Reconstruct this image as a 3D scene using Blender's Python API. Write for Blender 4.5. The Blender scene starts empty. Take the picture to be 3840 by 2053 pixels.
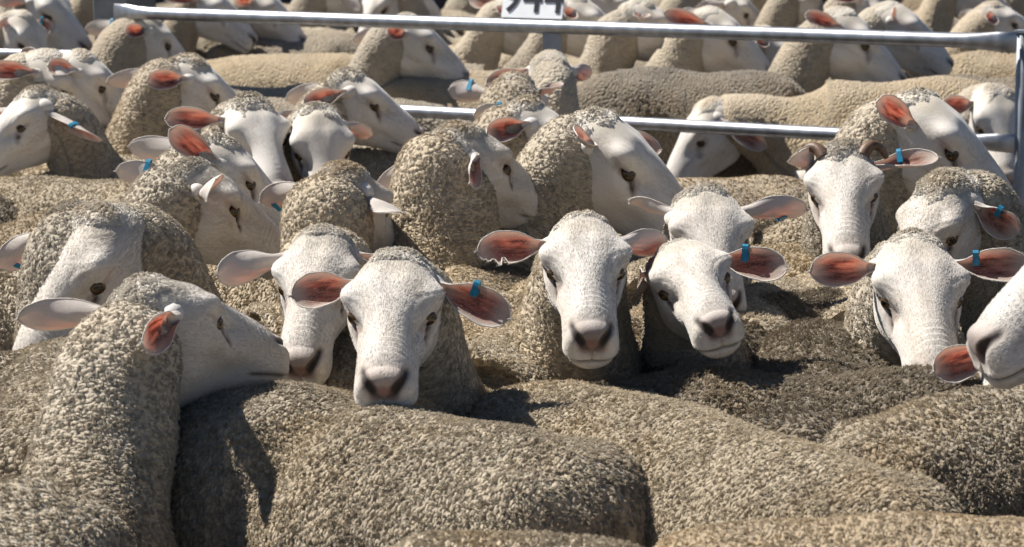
import bpy, math, random
import numpy as np
from mathutils import Vector, Matrix
rad = math.radians
scene = bpy.context.scene
col = scene.collection
RNG = np.random.default_rng(7)

# ------------------------------------------------------------------ camera
PW, PH = 3840.0, 2053.0            # photograph pixels
FPX = 9500.0                       # focal length in photograph pixels
CAM = np.array([0.0, 0.0, 1.64])
PITCH, ROLL = rad(10.3), rad(0.8)
_f = np.array([0.0, math.cos(PITCH), -math.sin(PITCH)])
_r0 = np.array([1.0, 0.0, 0.0]); _u0 = np.cross(_r0, _f)
_r = _r0 * math.cos(ROLL) - _u0 * math.sin(ROLL)
_u = np.cross(_r, _f)
cam_d = bpy.data.cameras.new("camera"); cam = bpy.data.objects.new("camera", cam_d); col.objects.link(cam)
cam_d.sensor_width = 36.0; cam_d.lens = 36.0 * FPX / PW
cam_d.clip_start = 0.1; cam_d.clip_end = 2000.0
_m = Matrix.Identity(4)
for i in range(3):
    _m[i][0], _m[i][1], _m[i][2], _m[i][3] = _r[i], _u[i], -_f[i], CAM[i]
cam.matrix_world = _m
cam_d.dof.use_dof = True; cam_d.dof.focus_distance = 4.75; cam_d.dof.aperture_fstop = 9.0
scene.camera = cam

def ray(px, py):
    d = _f + _r * ((px - PW / 2) / FPX) - _u * ((py - PH / 2) / FPX)
    return d
def at_z(px, py, z):                # where the sight line of a pixel meets the height z
    d = ray(px, py); t = (z - CAM[2]) / d[2]
    return CAM + d * t
def at_d(px, py, dist):             # ... or lies at a given depth
    return CAM + ray(px, py) * dist
def depth(p):
    return float(np.dot(np.asarray(p) - CAM, _f))

# ------------------------------------------------------------------ light
SUN = np.array([-0.56, 0.22, 0.80]); SUN = SUN / np.linalg.norm(SUN)
sun_d = bpy.data.lights.new("sun", 'SUN'); sun = bpy.data.objects.new("sun", sun_d); col.objects.link(sun)
sun_d.energy = 5.0; sun_d.angle = rad(0.5); sun_d.color = (1.0, 0.955, 0.89)
sun.rotation_euler = Vector(SUN).to_track_quat('Z', 'Y').to_euler()
world = bpy.data.worlds.new("World"); scene.world = world; world.use_nodes = True
wn = world.node_tree.nodes; wl = world.node_tree.links
sky = wn.new("ShaderNodeTexSky"); sky.sky_type = 'NISHITA'; sky.sun_disc = False
sky.air_density = 0.7; sky.dust_density = 0.3; sky.altitude = 300.0
sky.sun_elevation = math.asin(SUN[2]); sky.sun_rotation = math.atan2(SUN[0], SUN[1])
wl.new(sky.outputs[0], wn["Background"].inputs[0]); wn["Background"].inputs[1].default_value = 0.05
vs = scene.view_settings; vs.view_transform = 'Standard'; vs.look = 'None'; vs.exposure = 0.75; vs.gamma = 1.0
scene.cycles.max_bounces = 3; scene.cycles.diffuse_bounces = 1; scene.cycles.glossy_bounces = 2; scene.cycles.transmission_bounces = 2

# ------------------------------------------------------------------ node helpers
def new_mat(name):
    m = bpy.data.materials.new(name); m.use_nodes = True
    nt = m.node_tree
    return m, nt, nt.nodes, nt.links, nt.nodes["Principled BSDF"], nt.nodes["Material Output"]
def N(nodes, t, **kw):
    n = nodes.new(t)
    for k, v in kw.items():
        if k.startswith('i_'): n.inputs[k[2:]].default_value = v
        else: setattr(n, k, v)
    return n
def ramp(nodes, stops):
    n = nodes.new("ShaderNodeValToRGB"); e = n.color_ramp.elements
    e[0].position, e[0].color = stops[0][0], (*stops[0][1], 1)
    e[1].position, e[1].color = stops[1][0], (*stops[1][1], 1)
    for p, c in stops[2:]:
        x = e.new(p); x.color = (*c, 1)
    return n
def math_n(nodes, links, op, a, b=None, clamp=False):
    n = nodes.new("ShaderNodeMath"); n.operation = op; n.use_clamp = clamp
    for i, v in enumerate((a, b)):
        if v is None: continue
        if isinstance(v, (int, float)): n.inputs[i].default_value = v
        else: links.new(v, n.inputs[i])
    return n.outputs[0]
def mixc(nodes, links, fac, a, b):
    n = nodes.new("ShaderNodeMix"); n.data_type = 'RGBA'
    for i, v in ((0, fac), (6, a), (7, b)):
        if isinstance(v, (int, float)): n.inputs[i].default_value = v
        elif isinstance(v, tuple): n.inputs[i].default_value = (*v, 1)
        else: links.new(v, n.inputs[i])
    return n.outputs[2]

def wool_material(name, base, dirt, cell=0.0070, amp=0.0044, stretch=(1.0, .64, 1), tip=1.0):
    m, nt, nodes, links, bs, out = new_mat(name)
    tc = N(nodes, "ShaderNodeTexCoord"); oi = N(nodes, "ShaderNodeObjectInfo")
    mp = N(nodes, "ShaderNodeMapping"); mp.inputs['Scale'].default_value = stretch
    wc = N(nodes, "ShaderNodeAttribute", attribute_name='wc'); links.new(wc.outputs['Vector'], mp.inputs[0])
    wn_ = N(nodes, "ShaderNodeTexNoise", i_Scale=38.0, i_Detail=2.0)
    links.new(mp.outputs[0], wn_.inputs['Vector'])
    wv = nodes.new("ShaderNodeVectorMath"); wv.operation = 'MULTIPLY_ADD'
    links.new(wn_.outputs['Color'], wv.inputs[0]); wv.inputs[1].default_value = (0.011,) * 3; links.new(mp.outputs[0], wv.inputs[2])
    vo = N(nodes, "ShaderNodeTexVoronoi", i_Scale=1.0 / cell); vo.feature = 'SMOOTH_F1'; vo.inputs['Smoothness'].default_value = 0.35
    links.new(wv.outputs[0], vo.inputs['Vector'])
    vo2 = N(nodes, "ShaderNodeTexVoronoi", i_Scale=2.3 / cell); vo2.feature = 'F1'
    links.new(wv.outputs[0], vo2.inputs['Vector'])
    n2 = N(nodes, "ShaderNodeTexNoise", i_Scale=22.0, i_Detail=3.0); links.new(tc.outputs['Object'], n2.inputs['Vector'])
    n3 = N(nodes, "ShaderNodeTexNoise", i_Scale=420.0, i_Detail=2.0); links.new(tc.outputs['Object'], n3.inputs['Vector'])
    h = math_n(nodes, links, 'SUBTRACT', 1.0, math_n(nodes, links, 'MULTIPLY', math_n(nodes, links, 'POWER', vo.outputs['Distance'], 2.0), 1.6))
    h2 = math_n(nodes, links, 'MULTIPLY', math_n(nodes, links, 'SUBTRACT', 1.0, math_n(nodes, links, 'POWER', vo2.outputs['Distance'], 2.0)), 0.20)
    h = math_n(nodes, links, 'ADD', h, h2)
    h = math_n(nodes, links, 'ADD', h, math_n(nodes, links, 'MULTIPLY', n2.outputs['Fac'], 0.9))
    h = math_n(nodes, links, 'ADD', h, math_n(nodes, links, 'MULTIPLY', n3.outputs['Fac'], 0.12))
    ln = N(nodes, "ShaderNodeAttribute", attribute_name='pile')
    h = math_n(nodes, links, 'MULTIPLY', math_n(nodes, links, 'SUBTRACT', h, 1.22), ln.outputs['Fac'])
    dp = N(nodes, "ShaderNodeDisplacement", i_Midlevel=0.0, i_Scale=amp * 1.9)
    links.new(h, dp.inputs['Height']); links.new(dp.outputs[0], out.inputs['Displacement'])
    m.displacement_method = 'BOTH'
    # colour: cream locks, dusty patches, per-animal tint
    n4 = N(nodes, "ShaderNodeTexNoise", i_Scale=5.0, i_Detail=4.0, i_Roughness=0.65); links.new(tc.outputs['Object'], n4.inputs['Vector'])
    n5 = N(nodes, "ShaderNodeTexNoise", i_Scale=75.0, i_Detail=3.0); links.new(tc.outputs['Object'], n5.inputs['Vector'])
    f = math_n(nodes, links, 'ADD', math_n(nodes, links, 'MULTIPLY', n4.outputs['Fac'], 0.9), math_n(nodes, links, 'MULTIPLY', n5.outputs['Fac'], 0.6))
    f = math_n(nodes, links, 'ADD', f, math_n(nodes, links, 'MULTIPLY', math_n(nodes, links, 'SUBTRACT', oi.outputs['Random'], 0.5), 0.30))
    rp = ramp(nodes, [(0.45, dirt), (0.95, base)]); links.new(f, rp.inputs[0])
    n6 = N(nodes, "ShaderNodeTexNoise", i_Scale=3.1, i_Detail=5.0, i_Roughness=0.6); links.new(tc.outputs['Object'], n6.inputs['Vector'])
    och = math_n(nodes, links, 'MULTIPLY', math_n(nodes, links, 'SUBTRACT', n6.outputs['Fac'], 0.52, True), 3.2, True)
    drt = math_n(nodes, links, 'MULTIPLY', math_n(nodes, links, 'SUBTRACT', 0.42, n6.outputs['Fac'], True), 4.5, True)
    tint = mixc(nodes, links, och, rp.outputs[0], tuple(a_ * b_ for a_, b_ in zip(base, (0.80, 0.68, 0.50))))
    tint = mixc(nodes, links, drt, tint, tuple(a_ * .62 for a_ in base))
    wh = N(nodes, "ShaderNodeAttribute", attribute_name='white')
    links.new(mixc(nodes, links, wh.outputs['Fac'], tint, (0.62, 0.57, 0.49)), bs.inputs['Base Color'])
    bs.inputs['Roughness'].default_value = 0.9
    bs.inputs['Specular IOR Level'].default_value = 0.15
    bs.inputs['Sheen Weight'].default_value = 0.25; bs.inputs['Sheen Roughness'].default_value = 0.5
    return m
M = {}
WOOLS = {'wool': ((0.485, 0.405, 0.29), (0.20, 0.160, 0.108), .0060, .0035),
         'wool_tan': ((0.47, 0.375, 0.245), (0.23, 0.172, 0.106), .0058, .0032),
         'wool_grey': ((0.435, 0.368, 0.27), (0.175, 0.142, 0.100), .0061, .0036),
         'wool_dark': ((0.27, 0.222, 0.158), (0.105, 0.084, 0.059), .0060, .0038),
         'wool_short': ((0.40, 0.315, 0.205), (0.22, 0.165, 0.105), .0050, .0018)}
for k_, (b_, d_, c_, a_) in WOOLS.items(): M[k_] = wool_material(k_ + '_fleece', b_, d_, c_, a_)

def skin_material():
    m, nt, nodes, links, bs, out = new_mat('short_white_hair')
    tc = N(nodes, "ShaderNodeTexCoord"); oi = N(nodes, "ShaderNodeObjectInfo")
    hc = N(nodes, "ShaderNodeAttribute", attribute_name='hc')        # head coordinates
    ad = N(nodes, "ShaderNodeAttribute", attribute_name='dark'); ap = N(nodes, "ShaderNodeAttribute", attribute_name='pink')
    aw = N(nodes, "ShaderNodeAttribute", attribute_name='wool')
    mp = N(nodes, "ShaderNodeMapping"); mp.inputs['Scale'].default_value = (0.22, 1, 1)
    links.new(hc.outputs['Vector'], mp.inputs[0])
    off = nodes.new("ShaderNodeVectorMath"); off.operation = 'ADD'
    links.new(mp.outputs[0], off.inputs[0]); links.new(oi.outputs['Random'], off.inputs[1])
    n1 = N(nodes, "ShaderNodeTexNoise", i_Scale=420.0, i_Detail=3.0, i_Roughness=0.7); links.new(off.outputs[0], n1.inputs['Vector'])
    n2 = N(nodes, "ShaderNodeTexNoise", i_Scale=30.0, i_Detail=4.0, i_Roughness=0.6); links.new(off.outputs[0], n2.inputs['Vector'])
    n3 = N(nodes, "ShaderNodeTexNoise", i_Scale=11.0, i_Detail=3.0); links.new(off.outputs[0], n3.inputs['Vector'])
    r1 = ramp(nodes, [(0.38, (0.36, 0.295, 0.235)), (0.56, (0.66, 0.62, 0.565)), (0.75, (0.76, 0.73, 0.685))])
    f = math_n(nodes, links, 'ADD', math_n(nodes, links, 'MULTIPLY', n2.outputs['Fac'], 0.6), math_n(nodes, links, 'MULTIPLY', n1.outputs['Fac'], 0.55))
    links.new(f, r1.inputs[0])
    c = mixc(nodes, links, math_n(nodes, links, 'MULTIPLY', math_n(nodes, links, 'SUBTRACT', n3.outputs['Fac'], 0.45, True), 1.8), r1.outputs[0], (0.60, 0.50, 0.40))
    c = mixc(nodes, links, math_n(nodes, links, 'MULTIPLY', oi.outputs['Random'], 0.35), c, (0.62, 0.56, 0.48))
    c = mixc(nodes, links, aw.outputs['Fac'], c, (0.54, 0.48, 0.39))
    c = mixc(nodes, links, ap.outputs['Fac'], c, (0.25, 0.130, 0.105))
    c = mixc(nodes, links, ad.outputs['Fac'], c, (0.035, 0.024, 0.018))
    links.new(c, bs.inputs['Base Color'])
    bs.inputs['Roughness'].default_value = 0.62; bs.inputs['Specular IOR Level'].default_value = 0.3
    bs.inputs['Sheen Weight'].default_value = 0.2
    bp = N(nodes, "ShaderNodeBump", i_Strength=0.45, i_Distance=0.0025)
    hh = math_n(nodes, links, 'ADD', n1.outputs['Fac'], math_n(nodes, links, 'MULTIPLY', n2.outputs['Fac'], 1.2))
    links.new(hh, bp.inputs['Height']); links.new(bp.outputs[0], bs.inputs['Normal'])
    return m
M['skin'] = skin_material()
def fibre_material(name, base, dirt):
    m, nt, nodes, links, bs, out = new_mat(name)
    tc = N(nodes, "ShaderNodeTexCoord"); oi = N(nodes, "ShaderNodeObjectInfo"); hi = N(nodes, "ShaderNodeHairInfo")
    n4 = N(nodes, "ShaderNodeTexNoise", i_Scale=5.0, i_Detail=4.0, i_Roughness=0.65); links.new(tc.outputs['Object'], n4.inputs['Vector'])
    n5 = N(nodes, "ShaderNodeTexNoise", i_Scale=75.0, i_Detail=3.0); links.new(tc.outputs['Object'], n5.inputs['Vector'])
    f = math_n(nodes, links, 'ADD', math_n(nodes, links, 'MULTIPLY', n4.outputs['Fac'], 0.9), math_n(nodes, links, 'MULTIPLY', n5.outputs['Fac'], 0.6))
    f = math_n(nodes, links, 'ADD', f, math_n(nodes, links, 'MULTIPLY', math_n(nodes, links, 'SUBTRACT', hi.outputs['Random'], 0.5), 0.25))
    rp = ramp(nodes, [(0.45, dirt), (0.95, base)]); links.new(f, rp.inputs[0])
    n6 = N(nodes, "ShaderNodeTexNoise", i_Scale=3.1, i_Detail=5.0, i_Roughness=0.6); links.new(tc.outputs['Object'], n6.inputs['Vector'])
    och = math_n(nodes, links, 'MULTIPLY', math_n(nodes, links, 'SUBTRACT', n6.outputs['Fac'], 0.52, True), 3.2, True)
    drt = math_n(nodes, links, 'MULTIPLY', math_n(nodes, links, 'SUBTRACT', 0.42, n6.outputs['Fac'], True), 4.5, True)
    tint = mixc(nodes, links, och, rp.outputs[0], tuple(a_ * b_ for a_, b_ in zip(base, (0.80, 0.68, 0.50))))
    tint = mixc(nodes, links, drt, tint, tuple(a_ * .62 for a_ in base))
    wh = N(nodes, "ShaderNodeAttribute", attribute_name='white')
    links.new(mixc(nodes, links, wh.outputs['Fac'], tint, (0.66, 0.61, 0.53)), bs.inputs['Base Color'])
    bs.inputs['Roughness'].default_value = 0.7; bs.inputs['Specular IOR Level'].default_value = 0.2
    return m
for k_, (b_, d_, c_, a_) in WOOLS.items(): M[k_ + '_fibre'] = fibre_material(k_ + '_fibre', tuple(x * 1.1 for x in b_), tuple(x * 1.2 for x in d_))
M['face_fibre'] = fibre_material('face_fibre', (0.76, 0.725, 0.67), (0.54, 0.475, 0.405))

def ear_material():
    m, nt, nodes, links, bs, out = new_mat('ear_membrane')
    nodes.remove(bs)
    geo = N(nodes, "ShaderNodeNewGeometry"); uv = N(nodes, "ShaderNodeAttribute", attribute_name='ear_uv')
    oi = N(nodes, "ShaderNodeObjectInfo")
    mp = N(nodes, "ShaderNodeMapping"); mp.inputs['Scale'].default_value = (0.8, 2.6, 1)
    links.new(uv.outputs['Vector'], mp.inputs[0])
    off = nodes.new("ShaderNodeVectorMath"); off.operation = 'ADD'; links.new(mp.outputs[0], off.inputs[0])
    sc = nodes.new("ShaderNodeVectorMath"); sc.operation = 'SCALE'; sc.inputs['Scale'].default_value = 37.0
    cmb = N(nodes, "ShaderNodeCombineXYZ"); links.new(oi.outputs['Random'], cmb.inputs[0]); links.new(oi.outputs['Random'], cmb.inputs[2])
    links.new(cmb.outputs[0], sc.inputs[0]); links.new(sc.outputs[0], off.inputs[1])
    n1 = N(nodes, "ShaderNodeTexNoise", i_Scale=1.5, i_Detail=3.0, i_Roughness=0.5); links.new(off.outputs[0], n1.inputs['Vector'])
    n2 = N(nodes, "ShaderNodeTexNoise", i_Scale=28.0, i_Detail=2.0); links.new(off.outputs[0], n2.inputs['Vector'])
    inner = ramp(nodes, [(0.3, (0.20, 0.10, 0.075)), (0.7, (0.48, 0.30, 0.245))]); links.new(n1.outputs['Fac'], inner.inputs[0])
    outer = ramp(nodes, [(0.3, (0.56, 0.50, 0.45)), (0.7, (0.70, 0.66, 0.61))]); links.new(n2.outputs['Fac'], outer.inputs[0])
    edge = N(nodes, "ShaderNodeAttribute", attribute_name='ear_edge')
    ic = mixc(nodes, links, edge.outputs['Fac'], inner.outputs[0], (0.62, 0.54, 0.47))
    c = mixc(nodes, links, geo.outputs['Backfacing'], ic, outer.outputs[0])
    df = N(nodes, "ShaderNodeBsdfDiffuse"); links.new(c, df.inputs[0])
    bp = N(nodes, "ShaderNodeBump", i_Strength=0.5, i_Distance=0.003); links.new(n2.outputs['Fac'], bp.inputs['Height']); links.new(bp.outputs[0], df.inputs['Normal'])
    tr = N(nodes, "ShaderNodeBsdfTranslucent")
    trc = ramp(nodes, [(0.36, (0.10, 0.014, 0.009)), (0.5, (0.46, 0.075, 0.040)), (0.66, (0.78, 0.22, 0.12))]); links.new(n1.outputs['Fac'], trc.inputs[0])
    links.new(mixc(nodes, links, edge.outputs['Fac'], trc.outputs[0], (0.50, 0.27, 0.19)), tr.inputs[0])
    mx = N(nodes, "ShaderNodeMixShader"); links.new(math_n(nodes, links, 'SUBTRACT', 0.35, math_n(nodes, links, 'MULTIPLY', geo.outputs['Backfacing'], 0.22)), mx.inputs[0])
    links.new(df.outputs[0], mx.inputs[1]); links.new(tr.outputs[0], mx.inputs[2]); links.new(mx.outputs[0], out.inputs[0])
    return m
M['ear'] = ear_material()

def simple(name, color, rough=0.5, metal=0.0, noise=0.0, nscale=40.0, bump=0.0, spec=0.5):
    m, nt, nodes, links, bs, out = new_mat(name)
    bs.inputs['Roughness'].default_value = rough; bs.inputs['Metallic'].default_value = metal
    bs.inputs['Specular IOR Level'].default_value = spec
    tc = N(nodes, "ShaderNodeTexCoord")
    n1 = N(nodes, "ShaderNodeTexNoise", i_Scale=nscale, i_Detail=4.0, i_Roughness=0.6); links.new(tc.outputs['Object'], n1.inputs['Vector'])
    a = tuple(max(0, x * (1 - noise)) for x in color); b = tuple(min(1, x * (1 + noise)) for x in color)
    rp = ramp(nodes, [(0.3, a), (0.7, b)]); links.new(n1.outputs['Fac'], rp.inputs[0]); links.new(rp.outputs[0], bs.inputs['Base Color'])
    if bump:
        bp = N(nodes, "ShaderNodeBump", i_Strength=0.6, i_Distance=bump); links.new(n1.outputs['Fac'], bp.inputs['Height']); links.new(bp.outputs[0], bs.inputs['Normal'])
    return m
M['tag'] = simple('blue_tag_plastic', (0.022, 0.22, 0.37), 0.4, 0, 0.25, 200)
M['horn'] = simple('ridged_horn', (0.13, 0.075, 0.045), 0.5, 0, 0.5, 60, 0.002)
M['galv'] = simple('galvanised_steel', (0.40, 0.41, 0.43), 0.42, 0.92, 0.30, 22, 0.0008)
M['galv_dull'] = simple('weathered_steel', (0.30, 0.32, 0.34), 0.6, 0.5, 0.2, 18, 0.001)
M['post'] = simple('dark_weathered_post', (0.10, 0.11, 0.12), 0.7, 0.0, 0.3, 14, 0.001)
M['plate'] = simple('white_painted_plate', (0.90, 0.91, 0.93), 0.5, 0, 0.05, 30)
M['black'] = simple('black_lettering', (0.02, 0.02, 0.025), 0.5)
M['ground'] = simple('trampled_dirt', (0.10, 0.08, 0.06), 0.95, 0, 0.4, 3, 0.02)
M['darkpanel'] = simple('dark_blue_board', (0.022, 0.027, 0.04), 0.7, 0, 0.3, 4)
def eye_material():
    m, nt, nodes, links, bs, out = new_mat('amber_eye')
    a = N(nodes, "ShaderNodeAttribute", attribute_name='iris')
    rp = ramp(nodes, [(0.0, (0.004, 0.004, 0.004)), (0.30, (0.006, 0.005, 0.004)), (0.36, (0.10, 0.055, 0.018)), (0.75, (0.05, 0.026, 0.01)), (0.9, (0.02, 0.012, 0.01))])
    links.new(a.outputs['Fac'], rp.inputs[0]); links.new(rp.outputs[0], bs.inputs['Base Color'])
    bs.inputs['Roughness'].default_value = 0.08
    return m
M['eye'] = eye_material()

# ------------------------------------------------------------------ mesh helpers
class MB:
    """collects vertices, quads, per-face materials and named point attributes"""
    def __init__(s): s.V = []; s.F = []; s.MI = []; s.A = {}; s.n = 0
    def add(s, V, F, mi=0, **attrs):
        V = np.asarray(V, float).reshape(-1, 3); F = np.asarray(F, int).reshape(-1, 4)
        for k in attrs:
            if k not in s.A: s.A[k] = [np.zeros((s.n,) + np.asarray(attrs[k]).shape[1:])] if s.n else []
        for k in s.A:
            if k in attrs: s.A[k].append(np.asarray(attrs[k], float))
            else:
                sh = s.A[k][0].shape[1:]; s.A[k].append(np.zeros((len(V),) + sh))
        s.V.append(V); s.F.append(F + s.n); s.MI.append(np.full(len(F), mi)); s.n += len(V)
    def build(s, name, mats, parent=None, origin=(0, 0, 0), smooth=True):
        V = np.concatenate(s.V) - np.asarray(origin); F = np.concatenate(s.F); MI = np.concatenate(s.MI)
        me = bpy.data.meshes.new(name)
        me.vertices.add(len(V)); me.vertices.foreach_set('co', V.astype(np.float32).ravel())
        me.loops.add(len(F) * 4); me.loops.foreach_set('vertex_index', F.astype(np.int32).ravel())
        me.polygons.add(len(F)); me.polygons.foreach_set('loop_start', np.arange(0, len(F) * 4, 4, dtype=np.int32))
        me.polygons.foreach_set('material_index', MI.astype(np.int32))
        me.polygons.foreach_set('use_smooth', np.full(len(F), smooth))
        for m in mats: me.materials.append(m)
        for k, L in s.A.items():
            a = np.concatenate(L)
            if a.ndim == 1:
                at = me.attributes.new(k, 'FLOAT', 'POINT'); at.data.foreach_set('value', a.astype(np.float32))
            else:
                at = me.attributes.new(k, 'FLOAT_VECTOR', 'POINT'); at.data.foreach_set('vector', a.astype(np.float32).ravel())
        me.update(calc_edges=True); me.validate()
        o = bpy.data.objects.new(name, me); col.objects.link(o)
        if parent is not None: o.parent = parent
        else: o.location = origin
        return o
def grid_faces(nu, nv, closed):
    i = np.arange(nu - 1)[:, None]; j = np.arange(nv if closed else nv - 1)[None, :]
    a = i * nv + j; b = i * nv + (j + 1) % nv
    return np.stack([a, b, b + nv, a + nv], -1).reshape(-1, 4)
def grid_normals(P, closed):
    if closed:
        dv = np.roll(P, -1, 1) - np.roll(P, 1, 1)
    else: dv = np.gradient(P, axis=1)
    du = np.gradient(P, axis=0)
    n = np.cross(du, dv); l = np.linalg.norm(n, axis=-1, keepdims=True)
    return n / np.maximum(l, 1e-12)
def faces_out(P, closed, ref):
    """grid faces wound so that they look along ref (a direction field or P minus a centre)"""
    F = grid_faces(P.shape[0], P.shape[1], closed)
    return F if (-grid_normals(P, closed) * ref).sum() > 0 else F[:, ::-1]
def herm(xs, ys, x):
    xs = np.asarray(xs, float); ys = np.asarray(ys, float)
    h = np.diff(xs); d = np.diff(ys) / h
    m = np.empty(len(xs)); m[0] = d[0]; m[-1] = d[-1]
    for i in range(1, len(xs) - 1):
        m[i] = 0 if d[i - 1] * d[i] <= 0 else 2 * d[i - 1] * d[i] / (d[i - 1] + d[i])
    x = np.clip(x, xs[0], xs[-1]); k = np.clip(np.searchsorted(xs, x, side='right') - 1, 0, len(h) - 1)
    t = (x - xs[k]) / h[k]
    return ((2*t**3 - 3*t**2 + 1) * ys[k] + (t**3 - 2*t**2 + t) * h[k] * m[k] + (-2*t**3 + 3*t**2) * ys[k+1] + (t**3 - t**2) * h[k] * m[k+1])
def sm(x, a, b):
    t = np.clip((x - a) / (b - a), 0, 1); return t * t * (3 - 2 * t)
def unit(v):
    v = np.asarray(v, float); return v / np.linalg.norm(v)
def tube(path, r, n=12, cap=True, up=(0, 0, 1)):
    path = np.asarray(path, float); T = np.gradient(path, axis=0); T /= np.linalg.norm(T, axis=1, keepdims=True)
    r = np.broadcast_to(np.asarray(r, float), (len(path),)).copy()
    if cap:
        path = np.vstack([path[:1], path, path[-1:]]); T = np.vstack([T[:1], T, T[-1:]]); r = np.concatenate([[r[0] * 1e-3], r, [r[-1] * 1e-3]])
    U = np.tile(np.asarray(up, float), (len(path), 1)); S = np.cross(T, U); l = np.linalg.norm(S, axis=1, keepdims=True)
    S = np.where(l > 1e-3, S / np.maximum(l, 1e-9), np.array([1.0, 0, 0])); U = np.cross(S, T)
    a = np.linspace(0, 2 * np.pi, n, endpoint=False)
    P = path[:, None] + r[:, None, None] * (np.cos(a)[None, :, None] * S[:, None] + np.sin(a)[None, :, None] * U[:, None])
    return P.reshape(-1, 3), grid_faces(len(path), n, True)

# ------------------------------------------------------------------ the sheep's head (local: +x nose, +y its left, +z crown; origin between the eyes)
HX  = [-.125, -.10, -.06, -.02, .02, .06, .10, .135, .158]
HZT = [.025, .055, .070, .069, .058, .046, .034, .022, .010]
HZB = [-.055, -.085, -.118, -.130, -.121, -.107, -.097, -.092, -.087]
HW  = [.046, .060, .070, .0755, .0665, .0520, .0480, .0485, .0485]
HZM = [.0, .0, .005, .012, .006, -.006, -.018, -.027, -.033]
def g3(p, c, r):
    c = np.asarray(c); r = np.asarray(r)
    return np.exp(-(((p - c) / r) ** 2).sum(-1))
def head_grid(nx, na, closed_eye=0.0, mouth=0.0, roman=0.0, fl=1.0, ws=1.0, nose=.3):
    nb = int(nx * 0.78); nc = nx - nb
    xb = np.concatenate([[-.1252, -.1251], np.linspace(-.125, .158, nb - 2, endpoint=False)]); al = np.linspace(0, np.pi / 2, nc)
    x = np.concatenate([xb, .158 + .026 * np.sin(al)]); k = np.concatenate([[.02, .6], np.ones(nb - 2), np.maximum(np.cos(al), 1e-5) ** 0.42])
    zt, zb, w, zm = (herm(HX, a, x) for a in (HZT, HZB, HW, HZM))
    zt = zt + roman * np.exp(-((x - .07) / .06) ** 2)
    w = w * ws
    zc = np.where(x > .158, -.036, zm); 
    bl = sm(x, .145, .165); zc = zm * (1 - bl) + -.036 * bl
    zt = zc + (zt - zc) * k; zb = zc + (zb - zc) * k; w = w * k; zm = zm * (1 - bl) + zc * bl
    th = np.linspace(0, 2 * np.pi, na, endpoint=False); c, s = np.cos(th), np.sin(th)
    n_up = herm([-.125, 0, .06, .158], [2.1, 2.5, 2.5, 2.35], x)[:, None]; n_dn = 2.2
    n = np.where(s[None] > 0, n_up, n_dn)
    cy = np.sign(c)[None] * np.abs(c)[None] ** (2 / n); sz = np.sign(s)[None] * np.abs(s)[None] ** (2 / n)
    klow = herm([-.125, -.06, .0, .06, .12, .184], [.1, .25, .36, .34, .16, .1], x)[:, None]
    kup = herm([-.125, -.03, .03, .08, .15, .184], [.25, .12, .16, .30, .22, .15], x)[:, None]
    y = w[:, None] * cy * np.where(s[None] < 0, 1 - klow * np.abs(sz) ** 1.2, 1 - kup * np.abs(sz) ** 1.5)
    z = zm[:, None] + np.where(s[None] > 0, (zt - zm)[:, None], (zm - zb)[:, None]) * sz
    P = np.stack([np.broadcast_to(x[:, None], y.shape), y, z], -1).copy()
    def disp(P, d):
        nrm = -grid_normals(P, True)
        ctr = P.mean(1, keepdims=True)
        if ((P - ctr) * nrm).sum() < 0: nrm = -nrm
        return P + nrm * d[..., None]
    Q = np.stack([P[..., 0], np.abs(P[..., 1]), P[..., 2]], -1)
    d = .0165 * g3(Q, (-.004, .064, .034), (.024, .026, .016))              # brow
    d += .005 * g3(Q, (.010, .064, -.014), (.022, .03, .012))               # lower orbit rim
    d -= .0105 * g3(Q, (.050, .052, .006), (.026, .022, .016))                # hollow before the eye
    d += .0075 * g3(Q, (.045, .052, -.036), (.045, .03, .020))              # cheek bone
    d += .010 * g3(Q, (-.025, .05, -.070), (.045, .03, .040))                # jaw muscle
    d -= .005 * g3(Q, (.075, .040, -.062), (.03, .03, .02))                 # cheek hollow
    d += .004 * g3(Q, (.140, .030, -.055), (.028, .03, .018))               # upper lip pad
    d -= .004 * g3(Q, (-.02, .0, .07), (.03, .02, .03))                     # forehead dip between brows
    d += .003 * g3(Q, (.155, .028, -.010), (.016, .014, .012))              # nostril wing
    P = disp(P, d); Q = np.stack([P[..., 0], np.abs(P[..., 1]), P[..., 2]], -1)
    # eyes: where on the side of the head
    EX, EZ = .016, .008
    eyes = []
    for sg in (1, -1):
        q = (P[..., 0] - EX) ** 2 + (P[..., 2] - EZ) ** 2 + 1e3 * (P[..., 1] * sg < 0); ii = np.unravel_index(q.argmin(), q.shape); eyes.append(P[ii].copy())
    ux = (P[..., 0] - EX); uz = (P[..., 2] - EZ) + ux * 0.28
    side = sm(np.abs(P[..., 1]), .03, .045)
    op = 0.0086 * (1 - 0.86 * closed_eye)
    q = (ux / .0170) ** 2 + (np.where(uz > 0, uz / op, uz / (op * .75))) ** 2
    almond = sm(1.15 - q, 0, .5) * side
    lid = np.exp(-((np.sqrt(q) - 1.35) / .28) ** 2) * side
    fold = np.exp(-((np.sqrt((ux / .022) ** 2 + (uz / (.0145)) ** 2) - 1.0) / .12) ** 2) * side * (uz > 0)
    d = -.0085 * almond + .0026 * lid - .0016 * fold
    dark = np.clip(1.1 * almond + .65 * np.exp(-((np.sqrt(q) - 1.05) / .22) ** 2) * side, 0, 1)
    pink = .5 * np.exp(-((np.sqrt(q) - 1.6) / .5) ** 2) * side
    # tear groove below-before the eye
    tx = (P[..., 0] - .027) / .028; tz = P[..., 2] - (.001 - (P[..., 0] - .027) * .85)
    tg = np.exp(-(tz / .0035) ** 2) * sm(tx, -.2, .15) * (1 - sm(tx, .75, 1.05)) * side * 1.25
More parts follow.
